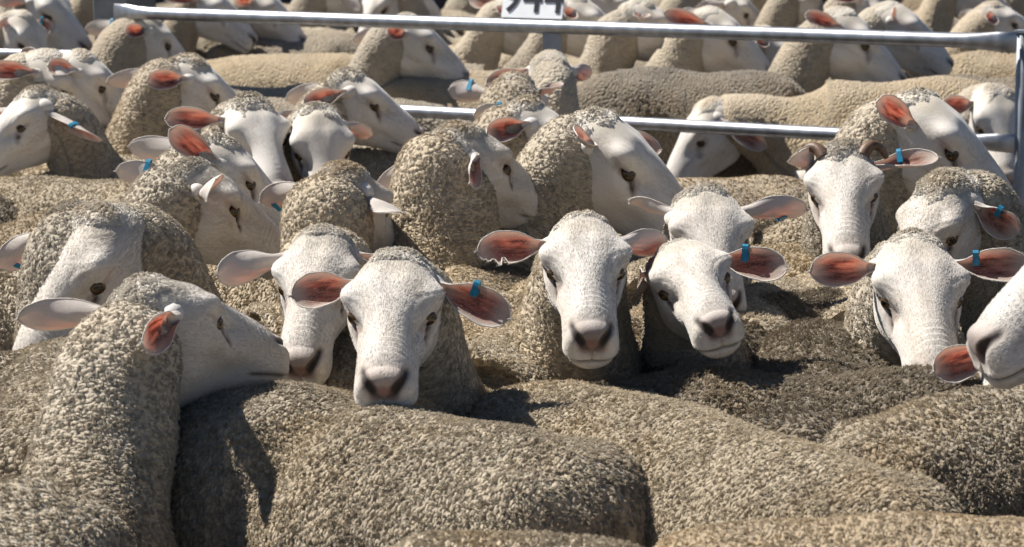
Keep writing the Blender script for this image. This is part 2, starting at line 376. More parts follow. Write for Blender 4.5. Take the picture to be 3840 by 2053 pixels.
    d -= .0034 * tg; dark = np.maximum(dark, np.clip(.95 * tg, 0, 1)); pink = np.maximum(pink, .5 * np.exp(-(tz / .009) ** 2) * sm(tx, -.2, .1) * (1 - sm(tx, .7, 1.1)) * side)
    # nostrils: slanted comma slits on the muzzle front
    nx_ = Q[..., 0] - .170; ny_ = Q[..., 1] - .0225; nz_ = Q[..., 2] + .0125
    t_ = (ny_ * .62 + nz_ * .78); w_ = (-ny_ * .78 + nz_ * .62) + 14 * t_ ** 2 
    front = sm(P[..., 0], .138, .156)
    nos = np.exp(-(t_ / .0185) ** 2 - (w_ / .0078) ** 2) * front
    d -= .0095 * nos; dark = np.maximum(dark, np.clip(2.3 * nos, 0, 1)); soil = .5 * np.exp(-(Q[..., 1] / .036) ** 4 - ((P[..., 2] + .006) / .018) ** 2) * sm(P[..., 0], .128, .16)
    rim = np.exp(-(t_ / .016) ** 2 - ((w_ - .008) / .005) ** 2) * front
    d += .002 * rim
    leather = np.exp(-(Q[..., 1] / .026) ** 4 - ((P[..., 2] + .024) / .017) ** 4) * sm(P[..., 0], .150, .168)
    pink = np.maximum(np.maximum(pink, .95 * leather), soil)
    dark = np.maximum(dark, nose * 1.1 * soil)
    d += .0007 * np.sin(P[..., 0] * 2 * np.pi / .0095 + 40 * P[..., 1] ** 2) * sm(P[..., 0], .085, .105) * (1 - sm(P[..., 0], .132, .142)) * sm(P[..., 2], -.03, .0)
    d += .0008 * np.sin(np.hypot(P[..., 0] - EX, P[..., 2] - EZ) * 2 * np.pi / .0085) * side * np.exp(-((np.hypot(P[..., 0] - EX, P[..., 2] - EZ) - .034) / .010) ** 2)
    # mouth line and philtrum
    mz = -.0600 - .004 * sm(.175 - P[..., 0], .02, .09) + .0015 * np.exp(-(P[..., 1] / .010) ** 2)
    mo = np.exp(-((P[..., 2] - mz) / .0034) ** 2) * sm(P[..., 0], .095, .115)
    ph = np.exp(-(P[..., 1] / .0016) ** 2) * sm(P[..., 2], -.056, -.050) * (1 - sm(P[..., 2], -.034, -.028)) * sm(P[..., 0], .15, .17)
    d -= (.0048 + mouth) * mo + .002 * ph; dark = np.maximum(dark, np.clip(.85 * mo + .5 * ph, 0, 1))
    d += .0016 * np.exp(-((P[..., 2] - mz - .009) / .006) ** 2) * sm(P[..., 0], .12, .15)
    P = disp(P, d)
    P[..., 0] = np.where(P[..., 0] > 0, P[..., 0] * fl, P[..., 0]); eyes = [e * np.array([fl, 1, 1]) for e in eyes]
    wool = sm(-P[..., 0] + .9 * (P[..., 2] - .05), .005, .075) * sm(P[..., 2], .0, .05)
    return P, dict(dark=dark.ravel(), pink=np.clip(pink, 0, 1).ravel(), wool=wool.ravel(), hc=P.reshape(-1, 3).copy()), eyes

def sphere_part(c, r, look, nu=14, nv=20):
    look = unit(look); a = unit(np.cross(look, (0, 0, 1) if abs(look[2]) < .9 else (1, 0, 0))); b = np.cross(a, look)
    t = np.linspace(0.001, np.pi - .001, nu); p = np.linspace(0, 2 * np.pi, nv, endpoint=False)
    x = np.cos(t)[:, None] * np.ones(nv); y = np.sin(t)[:, None] * np.cos(p); z = np.sin(t)[:, None] * np.sin(p)
    P = np.asarray(c) + r * (x[..., None] * look + y[..., None] * a + z[..., None] * b)
    iris = np.sqrt((y * .55) ** 2 + (z * 1.25) ** 2)
    iris = np.maximum(iris, sm(np.sqrt(y ** 2 + z ** 2), .8, .95))
    return P.reshape(-1, 3), grid_faces(nu, nv, True), iris.ravel()

# ------------------------------------------------------------------ ears
def ear_grid(base, d, nrm, L, W=.0355, nu=30, nv=17, bend=0.0, torn=False, cup=1.0, side=1):
    """a leaf-shaped trough: rolled nearly shut at the root, open towards the tip"""
    d = unit(d); nrm = unit(nrm - d * np.dot(nrm, d)); s = np.cross(nrm, d)      # s: across the ear
    u = np.linspace(0, 1, nu); v = np.linspace(-1, 1, nv)
    w = W * herm([0, .12, .3, .5, .68, .84, .95, 1], [.86, .84, .90, 1.0, 1.0, .80, .47, .02], u)
    ph = cup * herm([0, .18, .4, .7, 1], [2.75, 2.3, 1.35, .88, .6], u)
    ww = w[:, None] * np.ones(nv)
    if torn:
        for uc, du, dp in ((.66, .035, .5), (.80, .045, .42), (.9, .03, .3)):
            ww = ww * (1 - dp * (v[None] * torn > .0) * np.exp(-((u[:, None] - uc) / du) ** 4))
    a = ph[:, None] * v[None]; r = ww / np.maximum(ph[:, None], .05)
    lat = r * np.sin(a); dep = r * (1 - np.cos(a))
    dep = dep - dep.mean(1, keepdims=True) * .6
    ax = np.asarray(base) + L * u[:, None] * d + (bend * L * u ** 2)[:, None] * nrm
    P = ax[:, None] + lat[..., None] * s + dep[..., None] * nrm
    # gentle waves of the membrane
    P = P + (.0018 * np.sin(9 * u[:, None] + 3 * v[None]))[..., None] * nrm
    edge = np.maximum(np.maximum(sm(np.abs(v)[None] * np.ones((nu, 1)), .38, .95), sm(u, .64, .97)[:, None] * np.ones((1, nv))), .9 * (1 - sm(u, .16, .36))[:, None] * np.ones((1, nv)))
    uv = np.stack([np.broadcast_to(u[:, None] * 3.0 + 7 * side, lat.shape), np.broadcast_to(v[None], lat.shape), np.zeros_like(lat)], -1)
    rim = np.vstack([P[1:, 0], P[-1, 1:-1], P[1:, -1][::-1]])
    return P, edge, uv, rim, (d, nrm, s, u, w, ax)
EARFUR = []
def add_ear(mb, tagmb, base, d, nrm, L, side, tag=None, lo=False, **kw):
    nu, nv = (18, 11) if lo else (32, 19)
    P, edge, uv, rim, fr = ear_grid(base, d, nrm, L, nu=nu, nv=nv, side=side, **kw)
    F = faces_out(P, False, fr[1])
    mb.add(P.reshape(-1, 3), F, 1, ear_edge=edge.ravel(), ear_uv=uv.reshape(-1, 3), hc=P.reshape(-1, 3))
    V, F2 = tube(rim, .0011, 6, True); mb.add(V, F2, 0, hc=V)
    if not lo: EARFUR.append((rim, P, fr, unit(P[nu // 2, nv // 2] - np.asarray(base))))
    # muscular root
    rt = np.linspace(-.034, .016, 7); V, F3 = tube(np.asarray(base) + rt[:, None] * fr[0] - .006 * fr[1], [.010, .018, .0205, .0205, .0185, .015, .009], 14)
    mb.add(V, F3, 0, hc=V)
    if tag is not None:
        dd, nn, ss, u, w, ax = fr
        ui, sg, ln = tag
        i = int(ui * (nu - 1)); row = P[i]; e = row[0] if sg < 0 else row[-1]; inn = row[nv // 2]
        across = unit(inn - e); nn2 = unit(nn - across * np.dot(nn, across))
        path = []
        for t in (ln, ln * .6, ln * .3, .0): path.append(e + across * t + nn2 * .0055)
        for an in (45, 90, 135): path.append(e + nn2 * .0055 * math.cos(rad(an)) - across * .0065 * math.sin(rad(an)))
        for t in (.0, ln * .3, ln * .6, ln): path.append(e + across * t - nn2 * .0055)
        path = np.array(path); T = np.gradient(path, axis=0); T /= np.linalg.norm(T, axis=1, keepdims=True)
        side_v = unit(np.cross(nn2, across)); out_v = np.cross(T, side_v)
        hw = np.full(len(path), .0050); hw[0] = hw[-1] = .0064; hw[1] = hw[-2] = .0064
        rings = np.stack([path + side_v * hw[:, None] * a + out_v * .0012 * b for a, b in ((-1, -1), (1, -1), (1, 1), (-1, 1))], 1)
        rings = np.concatenate([rings[:1] * 0 + path[0], rings, rings[-1:] * 0 + path[-1]], 0)
        tagmb.add(rings.reshape(-1, 3), grid_faces(len(rings), 4, True))

# ------------------------------------------------------------------ fibres
def fibres(name, pts, rad_, mat, parent, origin, **attrs):
    """pts: n strands x k points x 3"""
    n, k, _ = pts.shape
    cd = bpy.data.hair_curves.new(name); cd.add_curves([k] * n)
    cd.attributes['position'].data.foreach_set('vector', (pts - np.asarray(origin)).astype(np.float32).ravel())
    at = cd.attributes.get('radius') or cd.attributes.new('radius', 'FLOAT', 'POINT')
    at.data.foreach_set('value', np.broadcast_to(rad_, (n, k)).astype(np.float32).ravel())
    for a, v in attrs.items():
        t = cd.attributes.new(a, 'FLOAT', 'CURVE'); t.data.foreach_set('value', np.asarray(v, np.float32))
    cd.materials.append(mat)
    o = bpy.data.objects.new(name, cd); col.objects.link(o); o.parent = parent
    return o
def scatter(P, n, g, weight=None, closed=True):
    """n random points on a grid surface, by area; returns positions, normals, u-tangents and the grid coordinates"""
    Q = np.concatenate([P, P[:, :1]], 1) if closed else P
    a = np.linalg.norm(np.cross(Q[1:, :-1] - Q[:-1, :-1], Q[:-1, 1:] - Q[:-1, :-1]), axis=-1)
    if weight is not None: a = a * weight[:-1, :a.shape[1]]
    cdf = np.cumsum(a.ravel()); idx = np.searchsorted(cdf, g.random(n) * cdf[-1]); idx = np.minimum(idx, a.size - 1)
    i, j = idx // a.shape[1], idx % a.shape[1]; fu, fv = g.random(n)[:, None], g.random(n)[:, None]
    p = Q[i, j] * (1 - fu) * (1 - fv) + Q[i + 1, j] * fu * (1 - fv) + Q[i, j + 1] * (1 - fu) * fv + Q[i + 1, j + 1] * fu * fv
    tu = Q[i + 1, j] - Q[i, j]; tv = Q[i, j + 1] - Q[i, j]; nn = np.cross(tu, tv)
    nn /= np.maximum(np.linalg.norm(nn, axis=1, keepdims=True), 1e-12); tu = tu / np.maximum(np.linalg.norm(tu, axis=1, keepdims=True), 1e-12)
    return p, nn, tu, i, j
def locks(p, n, flow, g, ln, k=6, spread=.0030, r=.00050, curl=.35):
    """wool staples: k fibres rise from round each point, lean with the flow, curl and meet at a tip"""
    m = len(p); rv = g.normal(size=(m, 3)); rv -= n * (rv * n).sum(1, keepdims=True); rv /= np.linalg.norm(rv, axis=1, keepdims=True)
    L = ln * g.uniform(.65, 1.35, size=(m, 1)) if np.isscalar(ln) else ln[:, None] * g.uniform(.65, 1.35, size=(m, 1))
    ts = np.array([0, .3, .6, .85, 1.0]); lean = flow * .45 + rv * curl
    out = np.empty((m, k, 5, 3))
    b = np.cross(n, rv)
    for q in range(k):
        off = (rv * g.normal(size=(m, 1)) + b * g.normal(size=(m, 1))) * spread
        kink = g.normal(size=(m, 3)) * .10
        for t_i, t in enumerate(ts):
            c = p + n * (L * (t * .95 - .35 * t ** 3 - .25)) + lean * (L * .75 * t ** 2) + off * (1 - .8 * t)
            if t_i: c = c + kink * L * t
            out[:, q, t_i] = c
    return out.reshape(m * k, 5, 3), r * np.array([1.0, 1.0, .9, .7, .35])

# ------------------------------------------------------------------ the whole sheep
FUR = True; FURN = 12000; FACEN = 16000
def head_matrix(yaw, pitch, roll):
    y, p, r = rad(yaw), rad(pitch), rad(roll)
    X = np.array([math.sin(y) * math.cos(p), -math.cos(y) * math.cos(p), -math.sin(p)])
    Yh = np.cross((0, 0, 1), X); Yh = unit(Yh); Z = np.cross(X, Yh)
    Y2 = Yh * math.cos(r) + Z * math.sin(r); Z2 = -Yh * math.sin(r) + Z * math.cos(r)
    return np.stack([X, Y2, Z2], 1)      # columns: nose, left, crown
def waves(P, seed, amp, lo, hi, n=9):
    g = np.random.default_rng(seed); out = np.zeros(P.shape[:-1])
    for _ in range(n):
        k = g.normal(size=3); k = k / np.linalg.norm(k) * 2 * np.pi / g.uniform(lo, hi)
        out += np.sin(P @ k + g.uniform(0, 6.28))
    return out * amp / math.sqrt(n)

def make_sheep(label, head=None, z=.80, d=None, yaw=0, pitch=45, roll=0, s=1.0, eye=None, ears=None, body=None, nl=.24, wz=.47, group=None,
               wool='wool', seed=None, horns=False, topknot=.5, closed=.45, tags=(), roman=0.0, back=None, fat=1.0, blen=.74, lod=None,
               neck=1.0, fine=1.0, torn=None, up=.225, fold=None, mouth=0.0, flen=1.0, shag=1.0, nose=None, bump=.010, hfix=None):
    """head: photograph pixel of the point between the eyes, carried to height z (or depth d); body: heading of the trunk in degrees
    (0 faces the camera, 90 to the right); back: instead of a head, the withers point and heading of a back that hides its head"""
    seed = seed if seed is not None else int(RNG.integers(1 << 30))
    if wool == 'wool': wool = ('wool', 'wool_grey', 'wool', 'wool_tan')[seed % 4]
    if head is not None:
        H = at_d(*head, d) if d else at_z(*head, z)
        R = head_matrix(yaw, pitch, roll); body = yaw if body is None else body
        if eye: H = H - R @ np.array([.010, .070 if eye == 'L' else -.070, .006]) * s
        fw = np.array([math.sin(rad(body)), -math.cos(rad(body)), 0])
        Hb = H + R @ np.array([-.085, 0, -.022]) * s
        Wp = np.array([Hb[0], Hb[1], 0]) - fw * nl; Wp[2] = wz
    else:
        (wx, wy), zb_, body = back
        p = at_z(wx, wy, zb_); fw = np.array([math.sin(rad(body)), -math.cos(rad(body)), 0])
        wz = zb_ - up; Wp = np.array([p[0], p[1], wz])
        yaw = body; R = head_matrix(body + (seed % 60 - 30), 72 + seed % 12, 0)
        Hb = Wp + fw * .30 + np.array([0, 0, -.10 if hfix is None else hfix]); H = Hb - R @ np.array([-.078, 0, -.02])
    dist = depth(Wp * [1, 1, 0] + [0, 0, .6]) if head is None else depth(H)
    if lod is None: lod = 0 if dist < 5.6 else (1 if dist < 7.6 else 2)
    lod_h = 0 if dist < 5.6 else (1 if dist < 7.6 else 2)
    org = np.array([Wp[0] - fw[0] * .35, Wp[1] - fw[1] * .35, 0.0])
    bleft = np.cross((0, 0, 1), fw); hleft = R[:, 1]
    zup = np.array([0, 0, 1.0])
    EARFUR.clear(); skin = MB(); fl = MB(); tagmb = MB(); eyes_mb = []
    # ---- head and ears
    nx, na = ((120, 132), (72, 84), (44, 52))[lod_h]
    gv = np.random.default_rng(seed + 3); v3 = gv.random(4)
    P, at, eyes = head_grid(nx, na, closed_eye=closed, roman=roman + (v3[0] - .4) * .010, mouth=mouth, fl=flen * (.97 + .07 * v3[1]), ws=.95 + .10 * v3[2], nose=nose if nose is not None else .15 + .5 * v3[3])
    toW = lambda p: H + (np.asarray(p) * s) @ R.T
    PW_ = toW(P); skin.add(PW_.reshape(-1, 3), faces_out(PW_, True, PW_ - PW_.mean(1, keepdims=True)), 0, **at)
    for i, e in enumerate(eyes):
        sg = 1 if i == 0 else -1
        c = e - np.array([-.0005, sg * .0125, -.001]); V, F, ir = sphere_part(toW(c), .0158 * s, R @ np.array([.45, sg, .12]))
        eyes_mb.append((V, F, ir))
    ears = ears or {}
    for sg, key in ((1, 'L'), (-1, 'R')):
        e = dict(ears.get(key, {}))
        if e.pop('hide', False): continue
        base = toW(np.array([-.070, sg * .063, .008])); L = e.pop('len', .125) * s * .93
        if 'tip' in e:
            dd = depth(base); tp = at_d(*e['tip'], dd); v = tp - base; v = v - _f * np.dot(v, _f); l = np.linalg.norm(v)
            c = e.get('c', -1); L = max(l / .97, l + (L - l) * max(.25, abs(c)))
            c_ = math.sqrt(max(0, L * L - l * l)); v = v - _f * c_ * (1 if c >= 0 else -1)     # c > 0: tip nearer the camera
        else:
            az, el = rad(e.get('az', 28)), rad(e.get('el', -4)); v = R @ np.array([-math.sin(az) * math.cos(el), sg * math.cos(az) * math.cos(el), math.sin(el)]); v = v * L
        v = unit(v)
        if 'face' in e:       # turn of the ear's opening: 0 towards the camera, 90 upwards, 180 away
            a = rad(e['face']); nr = -_f * math.cos(a) + zup * math.sin(a) + _r * e.get('fx', 0)
        else: nr = R @ np.array([.85, 0, .15]) - zup * .25
        tg = None
        for t in tags:
            if t[0] == key: tg = (t[1], t[2], t[3] if len(t) > 3 else .024)
        kw = {k: e[k] for k in ('bend', 'W', 'cup') if k in e}
        add_ear(skin, tagmb, base, v, nr, L, sg, tg, lo=lod_h > 0, torn=(torn if key == 'R' else 0), **kw)
    # ---- inner trunk and legs (short hair), one body with the head
    for sx in (.02, -.52):
        for sg in (1, -1):
            top = Wp + fw * sx + bleft * sg * .10; front = sx > 0
            k1 = -.015 if front else .05; k2 = .01 if front else -.075
            pts = np.array([top + [0, 0, -.05], top + fw * k1 + [0, 0, -.20], top + fw * k2 + [0, 0, .24 - top[2]], top + fw * k2 * .8 + [0, 0, .10 - top[2]], top + fw * (k2 * .6 + .01) + [0, 0, .05 - top[2]], top + fw * (k2 * .5 + .03) + [0, 0, .004 - top[2]]])
            tt = np.linspace(0, 1, 16); pp = np.stack([herm(np.linspace(0, 1, 6), pts[:, i], tt) for i in range(3)], 1)
            V, F = tube(pp, herm([0, .2, .42, .6, .8, .9, 1], [.085, .07, .034, .022, .021, .024, .027], tt), 10, True, up=fw); skin.add(V, F, 0, hc=V)
    # ---- fleece: one sleeve from the rump over the withers up the neck to the poll
    step = (.0042, .0065, .0095)[lod] / fine
    nr = unit(R @ np.array([.55, 0, .35]) + unit(Hb - Wp) * .8)
    ttr = np.linspace(0, 1, max(12, int(blen / step)), endpoint=False)
    C1 = Wp - fw * (blen * (1 - ttr))[:, None]; C1[:, 2] = wz - .012 * np.sin(np.pi * ttr)
    B0, B1, B2, B3 = Wp, Wp + fw * .15 + zup * .04, Hb - nr * .13, Hb
    tb = np.linspace(0, 1, 60)[:, None]
    bz = (1 - tb) ** 3 * B0 + 3 * (1 - tb) ** 2 * tb * B1 + 3 * (1 - tb) * tb ** 2 * B2 + tb ** 3 * B3
    ext = Hb + nr * .05 * s
    bz = np.vstack([bz, Hb + (ext - Hb) * np.linspace(.1, 1, 10)[:, None]])
    sl = np.concatenate([[0], np.cumsum(np.linalg.norm(np.diff(bz, axis=0), axis=1))]); Ln = sl[-1]
    m2 = int(Ln / step); ss = np.linspace(0, Ln, m2)
    C2 = np.stack([np.interp(ss, sl, bz[:, i]) for i in range(3)], 1)
    C = np.vstack([C1, C2]); tp = np.concatenate([ttr - 1, ss / Ln])          # -1..0 trunk, 0..1 neck
    # smooth centre line
    k = max(3, int(.05 / step)); ker = np.hanning(2 * k + 1); ker /= ker.sum()
    C = np.stack([np.convolve(np.pad(C[:, i], k, mode='reflect', reflect_type='odd'), ker, 'valid') for i in range(3)], 1)
    T = np.gradient(C, axis=0); T /= np.linalg.norm(T, axis=1, keepdims=True)
    bl = sm(tp, .15, .95)[:, None]; S = bleft * (1 - bl) + hleft * bl; S = S - T * (S * T).sum(1, keepdims=True); S /= np.linalg.norm(S, axis=1, keepdims=True)
    U = np.cross(T, S)
    a_w = herm([-1, -.985, -.95, -.86, -.6, -.25, 0, .22, .45, .7, .86, .95, 1], [.004, .05, .10, .165, .20, .20, .178, .142, .106, .088, .080, .055, .004], tp) * fat
    a_u = herm([-1, -.985, -.95, -.86, -.6, -.25, 0, .22, .45, .7, .86, .95, 1], [.004, .06, .12, .19, 1.0 * up, up, up * .97, .165, .108, .082, .074, .052, .004], tp)
    a_d = herm([-1, -.985, -.95, -.86, -.6, -.25, 0, .22, .45, .7, .86, .95, 1], [.004, .07, .13, .20, .25, .25, .24, .20, .13, .098, .085, .055, .004], tp)
    nkf = 1 + (neck - 1) * sm(tp, .1, .5); sc_ = 1 + (s - 1) * sm(tp, .4, .9)
    a_w = a_w * nkf * sc_; a_u = a_u * nkf * sc_; a_d = a_d * nkf * sc_
    ntop = int(.74 / step); nbot = max(10, ntop // 4)
    th = np.concatenate([np.linspace(rad(-25), rad(205), ntop, endpoint=False), np.linspace(rad(205), rad(335), nbot, endpoint=False)])
    ct, st = np.cos(th), np.sin(th); ne = 2.25
    cy = np.sign(ct) * np.abs(ct) ** (2 / ne); sz = np.sign(st) * np.abs(st) ** (2 / ne)
    PP = C[:, None] + (a_w[:, None] * cy[None])[..., None] * S[:, None] + (np.where(sz[None] > 0, a_u[:, None], a_d[:, None]) * sz[None])[..., None] * U[:, None]
    nm = grid_normals(PP, True); 
    if ((PP - C[:, None]) * nm).sum() < 0: nm = -nm
    flat_ = sm(tp, -1, -.9)[:, None] * (1 - sm(tp, .9, 1)[:, None])
    PP = PP + nm * (waves(PP, seed, bump, .18, .5) * (flat_))[..., None]
    ac = np.abs(ct)[None]; tq = tp[:, None]; upm = (st > -.1)[None]
    an_ = .017 * np.exp(-((tq + .82) / .055) ** 2 - ((ac - .55) / .17) ** 2) + .013 * np.exp(-((tq + .09) / .06) ** 2 - ((ac - .62) / .2) ** 2)
    an_ = an_ - .011 * np.exp(-((tq + .62) / .10) ** 2 - ((ac - .72) / .2) ** 2) - .008 * np.exp(-((tq + .22) / .05) ** 2 - ((ac - .8) / .3) ** 2) + .006 * np.exp(-(ac / .16) ** 2) * (tq < 0)
    PP = PP + nm * (an_ * upm)[..., None]
    sa = np.concatenate([[0], np.cumsum(np.linalg.norm(np.diff(C, axis=0), axis=1))])
    WC = np.stack([np.broadcast_to(sa[:, None], (len(C), len(th))), (th[None] - np.pi / 2) * np.maximum(a_w, .05)[:, None], np.full((len(C), len(th)), seed % 97 * .31)], -1).reshape(-1, 3)
    if fold:
        for f0, fw_, fd in fold:
            sl_ = tp[:, None] + .10 * np.sin(th)[None] - f0
            PP = PP - nm * (fd * np.exp(-(sl_ / fw_) ** 2))[..., None]
    fl.add(PP.reshape(-1, 3), faces_out(PP, True, PP - C[:, None]), 0, wc=WC, pile=np.repeat(1 - .45 * sm(tp, .2, .8), len(th)), white=np.repeat(.25 * sm(tp, .3, .9), len(th)))
    ii_ = np.arange(0, len(C), max(1, len(C) // 26)); jj_ = np.linspace(0, len(th), 14, endpoint=False).astype(int)
    IN = C[ii_][:, None] + (PP[ii_][:, jj_] - C[ii_][:, None]) * .66
    skin.add(IN.reshape(-1, 3), faces_out(IN, True, IN - C[ii_][:, None]), 0, hc=IN.reshape(-1, 3))
    # wool cape over the poll, cheeks' back edge and (by topknot) the forehead: the head's own surface lifted outwards
    kx, ka = ((1, 1), (1, 1), (1, 1))[lod]
    hn = -grid_normals(P, True)
    if ((P - P.mean(1, keepdims=True)) * hn).sum() < 0: hn = -hn
    front = -.085 + .062 * topknot
    lim = np.where(P[..., 2] > .0, -.088 + (front + .088) * sm(P[..., 2], .030, .068), -.092 - .02 * sm(-P[..., 2], .02, .10))
    lim = lim + waves(P, seed + 5, .011, .025, .09)
    mk = sm(lim - P[..., 0], -.012, .022)
    ed_ = lim - P[..., 0]
    E = toW(P + hn * (-.006 + .010 * mk + .006 * sm(ed_, .015, .06))[..., None])
    ncut = int((P[:, 0, 0] < .06).sum()); E = E[:ncut]; mkc = mk[:ncut]; edc = ed_[:ncut]
    fl.add(E.reshape(-1, 3), faces_out(E, True, E - E.mean(1, keepdims=True)), 0, wc=P[:ncut].reshape(-1, 3) * [1, 1.5, 1.5], pile=(.12 + .5 * sm(edc, .0, .055)).ravel(), white=(1 - .8 * sm(edc, .004, .055)).ravel())
    root = skin.build('sheep', [M['skin'], M['ear']], None, org)
    root['label'] = label; root['category'] = 'sheep'
    root['group'] = group or 'sheep crowded in the sale pens'
    fl.build('fleece', [M[wool]], root, org)
    if FUR and lod <= 1:
        g = np.random.default_rng(seed + 11); mul = (1.0, .55)[lod]
        view = unit(CAM - (H if head is not None else Wp))
        # fleece locks on the trunk and neck
        pn = grid_normals(PP, True)
        if ((PP - C[:, None]) * pn).sum() < 0: pn = -pn
        wgt = sm(pn @ view, -.45, -.1) * sm(PP[..., 2], .36, .46) * sm(tp, -1, -.96)[:, None]
        nl_ = int(FURN * mul * fine); p, n_, tu, i_, j_ = scatter(PP, nl_, g, wgt)
        n_ = np.where((n_ * (p - C[i_])).sum(1, keepdims=True) < 0, -n_, n_)
        flow = -tu * .6 + np.array([0, 0, -.5]); flow = flow - n_ * (flow * n_).sum(1, keepdims=True)
        short = .55 if wool == 'wool_short' else 1.0
        st, rr_ = locks(p, n_, flow, g, .0094 * short * shag * (1 - .25 * sm(tp[i_], .2, .8)), r=(.00044, .00066)[lod], k=(6, 4)[lod])
        whs = np.repeat(.25 * sm(tp[i_], .3, .9), (6, 4)[lod])
        # cape
        mkw = mk[:ncut]; p, n_, tu, i_, j_ = scatter(E, int(1500 * mul), g, sm(mkw, .35, .8))
        ctr = E.mean(1)[i_]; n_ = np.where((n_ * (p - ctr)).sum(1, keepdims=True) < 0, -n_, n_)
        st2, _ = locks(p, n_, -tu * .3, g, .0035 + .0045 * sm(edc[i_, j_], 0, .05), r=(.0004, .0007)[lod], k=(6, 4)[lod], curl=.7)
        whs = np.concatenate([whs, np.repeat(1 - .8 * sm(edc[i_, j_], .004, .055), (6, 4)[lod])])
        fibres('wool_locks', np.concatenate([st, st2]), rr_, M[wool + '_fibre'], root, org, white=whs)
    if FUR and lod_h == 0 and head is not None:
        # short face hair, lying back from the nose
        PWh = toW(P); dk = at['dark'].reshape(nx, na); pk = at['pink'].reshape(nx, na)
        hnW = hn @ R.T
        wgt = sm(hnW @ view, -.5, -.2) * (dk < .2) * (1 - pk) ** 3 * (P[..., 0] > -.10)
        p, n_, tu, i_, j_ = scatter(PWh, FACEN, g, wgt)
        n_ = hnW[i_, j_]; back_ = -tu + .35 * g.normal(size=p.shape) * .5; back_ -= n_ * (back_ * n_).sum(1, keepdims=True)
        ln_ = (.0060 + .0050 * sm(-P[i_, j_, 0], .0, .07))[:, None] * g.uniform(.6, 1.3, size=(len(p), 1))
        st = np.stack([p - n_ * .0008, p + n_ * ln_ * .07 + back_ * ln_ * .45, p + n_ * ln_ * .09 + back_ * ln_], 1)
        ex = []
        for rim, EP, fr, ed in EARFUR:
            m = 420; k_ = g.random(m) * (len(rim) - 1.001); a_ = k_.astype(int); fk = (k_ - a_)[:, None]
            q = rim[a_] * (1 - fk) + rim[a_ + 1] * fk; mid = EP[np.minimum(a_ % EP.shape[0], EP.shape[0] - 1), EP.shape[1] // 2]
            cen = np.asarray(EP[EP.shape[0] // 3, EP.shape[1] // 2]); o_ = q - cen; o_ -= np.outer(o_ @ fr[1], fr[1]) * .5; o_ /= np.linalg.norm(o_, axis=1, keepdims=True)
            dv = o_ * .7 + ed * .5 + g.normal(size=q.shape) * .22; l2 = g.uniform(.002, .0052, size=(m, 1)) * s
            ex.append(np.stack([q - o_ * .001, q + dv * l2 * .5, q + dv * l2 + np.array([0, 0, -.15]) * l2], 1))
            i2 = g.integers(4, EP.shape[0] - 4, 260); j2 = g.integers(1, EP.shape[1] - 1, 260); q = EP[i2, j2]
            dv = ed * .8 + fr[1] * .35 + g.normal(size=q.shape) * .25; l2 = g.uniform(.003, .008, size=(260, 1))
            ex.append(np.stack([q, q + dv * l2 * .5, q + dv * l2], 1))
        if ex: st = np.concatenate([st] + ex)
        fibres('face_hair', st, .00016 * np.array([1, .8, .25]), M['face_fibre'], root, org)
    for V, F, ir in eyes_mb:
        b = MB(); b.add(V, F, 0, iris=ir); b.build('eye', [M['eye']], root, org)
    if tagmb.n: tagmb.build('ear_tag', [M['tag']], root, org, smooth=False)
    if horns:
        for sg in (1, -1):
            t = np.linspace(0, 1, 60); an = t * rad(200)
            hp = np.stack([-.052 - .030 * t - .012 * np.sin(an), sg * (.040 + .034 * (1 - np.cos(an * .62)) + .008 * np.sin(an)), .058 + .012 * np.sin(an) - .022 * t ** 2], 1)
            V, F = tube(toW(hp), (.0145 * (1 - .62 * t) * (1 + .06 * np.sin(t * 150))) * s, 14); b = MB(); b.add(V, F, 0); b.build('horn', [M['horn']], root, org)
    return root

# ======== BUILD ========
S = make_sheep
# ------------------------------------------------------------------ ground
def ground():
    n = 60; x = np.linspace(-1, 1, n); x = np.sign(x) * np.abs(x) ** 2.2 * 120
    X, Y = np.meshgrid(x, x + 8, indexing='ij'); P = np.stack([X, Y, np.zeros_like(X)], -1)
    b = MB(); b.add(P.reshape(-1, 3), faces_out(P, False, np.array([0, 0, 1.0])), 0); o = b.build('ground', [M['ground']]); o['kind'] = 'structure'
ground()

# ------------------------------------------------------------------ the near rows
S("foreground sheep with a long curly neck, seen from behind, muzzle above the front backs", head=(815, 1215), z=.83, eye='R', yaw=133, pitch=15, roll=-8,
  body=166, nl=.36, wool='wool_grey', s=1.06, topknot=.5, closed=.9, tags=(('L', .45, -1, .02),), neck=1.02, wz=.45,
  ears=dict(L=dict(tip=(45, 1200), c=-1, face=150, len=.155), R=dict(tip=(580, 1275), c=1, face=-10, fx=1.3, len=.15, cup=1.0)))
S("white faced sheep looking down behind the foreground sheep, dirty wool on its crown", head=(392, 1066), z=.80, eye='L', yaw=-44, pitch=42, roll=0, s=1.2, d=4.75, body=-75,
  topknot=.75, closed=.9, ears=dict(R=dict(tip=(215, 985), c=-1, face=60, len=.13), L=dict(hide=True)), tags=(('R', .5, 1),), nl=.22)
S("sheep seen from behind with a thick woolly nape and a grey ear pointing outwards", head=(330, 960), z=.80, yaw=165, pitch=40, body=185, topknot=.6, nl=.16,
  ears=dict(L=dict(tip=(-30, 1010), c=-1, face=150, len=.16), R=dict(tip=(560, 1010), c=1, face=120)), tags=(('L', .75, -1),))
S("white faced sheep with a very long grey ear, muzzle in the shade", head=(1190, 1075), z=.80, d=4.62, yaw=-8, pitch=30, flen=1.1, roll=0, body=0, closed=.6, topknot=.4,
  ears=dict(R=dict(tip=(835, 1030), c=1, face=170, len=.17), L=dict(tip=(1640, 1040), c=-1, face=30)), tags=(('L', .45, 1),), nl=.26)
